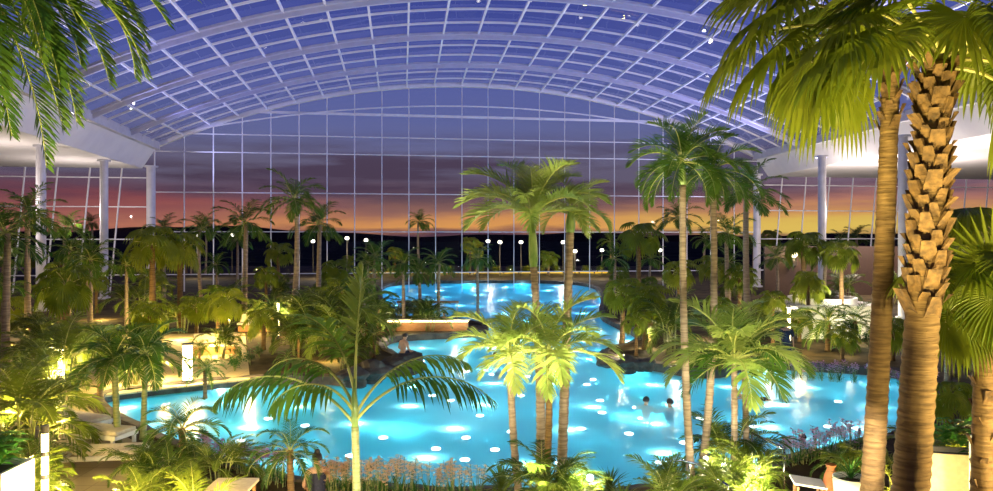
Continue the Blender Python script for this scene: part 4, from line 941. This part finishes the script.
# ------------------------------------------------------------------ uplights in the planting
W=(1,.72,.22); W2=(1,.84,.5)
for px,py,e in ((20,335,260),(62,348,260),(105,338,260),(140,326,300),(180,330,260),(215,345,240),(262,325,240),(300,326,220),(330,350,160),(20,318,300),(100,312,300),(160,312,300),(40,380,200),(120,372,160),(165,366,160),(250,366,120),(8,410,160),(60,415,120),(30,455,120),(72,470,90),(115,478,110),(160,486,120),(200,490,110),(270,310,200),(330,316,160)):
    p=at(px,py,.8 if py<400 else 1.5); lamp('POINT',p,e*(1.1 if py<350 else 1.25),W,.08,name='garden_uplight')
for px,py,e in ((622,352,150),(648,338,220),(676,350,160),(700,330,200),(735,340,240),(770,345,240),(812,335,40),(850,345,40),(880,335,240),(620,316,160),(680,312,220),(760,312,300),(800,312,260),(870,310,300),(390,330,120),(462,331,120)):
    p=at(px,py,.8); lamp('POINT',p,e*.75,W2,.08,name='garden_uplight')
for px,py,z,Y,e in ((520,0,.4,11.6,150),(570,0,.4,11.8,170),(620,0,.4,12.2,150),(665,0,.4,12.6,120),(740,0,.5,12.8,150),(830,0,.5,12.2,170),(900,0,.6,12.4,220),(950,0,.8,10.8,260),(1010,0,.8,11,200),(975,0,.8,14.5,260),(290,0,.4,12.5,110),(130,0,.6,12.4,160),(190,0,.6,12.2,160),(20,0,.6,12,140)):
    lamp('POINT',(xat(px,Y),Y,z+.3),e,W2 if 500<px<870 else W,.06,name='garden_uplight')
for a,k in hero:
    px,Y,cpx,cpy=a[2:6]; X=xat(px,Y); tall=cpy<260
    tgt=(xat(cpx,Y),Y,zat(cpy,Y)+.2)
    if tall: lamp('SPOT',(X+rng.uniform(-.6,.6),Y-2.6,.6),6000,(1,.9,.55),.12,tgt,55,name='palm_spotlight')
    else: lamp('SPOT',(X*.55,5.2,5.2),(2400 if cpx<600 else 3800) if cpx>480 else (1500 if cpx>240 else 2600),(1,.94,.68),.12,(tgt[0],tgt[1],tgt[2]-.2),18,name='gallery_fill')  # low crowns: unseen spot added by the viewpoint to brighten them
# unseen spots added below the viewpoint to brighten near palms and kerb flowers
for loc,tgt,e,c,cone in (((3.0,4.6,2.6),(4.4,8.6,8.0),2600,(1,.8,.3),56),((8.0,6.6,2.2),(4.8,8.2,4.6),1900,(1,.74,.28),90),((6.6,8.0,.6),(6.6,12,2.5),900,(1,.85,.45),120),((-1.2,7,2.6),(-1.6,15.4,.6),1500,(1,.85,.6),60),((-3,7.4,2.6),(-5,16,.6),700,(1,.85,.6),50),((4,8,3.2),(7.5,17.6,.6),700,(1,.88,.65),40),((1.6,5.6,3.0),(3.6,9.4,7.6),2400,(1,.82,.32),62),((5.9,5.4,3.2),(6.0,9,4.9),1000,(1,.82,.35),80),((-3.6,4.8,3.6),(-4.6,8.2,8.0),4300,(1,.88,.38),70),((-6.5,6.8,3.0),(-6,9,8),500,(1,.85,.4),90),((-2.4,7.0,.6),(-1.9,10,3.6),620,(1,.9,.6),80)):
    lamp('SPOT',loc,e,c,.15,tgt,cone,name='gallery_fill')

for px in (200,315,366,490,563,602,660): lamp('POINT',(xat(px,91),91,3.2),900,(1,.9,.7),.15,name='outdoor_fill')  # points added to brighten the dark palms outdoors
cam=bpy.data.cameras.new('camera'); co=bpy.data.objects.new('camera',cam); COL.objects.link(co)
co.location=(0,0,H); co.rotation_euler=(PI/2,0,0); cam.sensor_width=36; cam.lens=F/993*36; cam.shift_y=-(245.5-HY)/993; cam.clip_end=3000
SC.camera=co
SC.view_settings.view_transform='Standard'; SC.view_settings.look='None'; SC.view_settings.exposure=0; SC.view_settings.gamma=1
SC.cycles.use_denoising=True; SC.cycles.max_bounces=8; SC.cycles.transparent_max_bounces=24; SC.cycles.caustics_reflective=False; SC.cycles.caustics_refractive=False; SC.cycles.sample_clamp_indirect=4
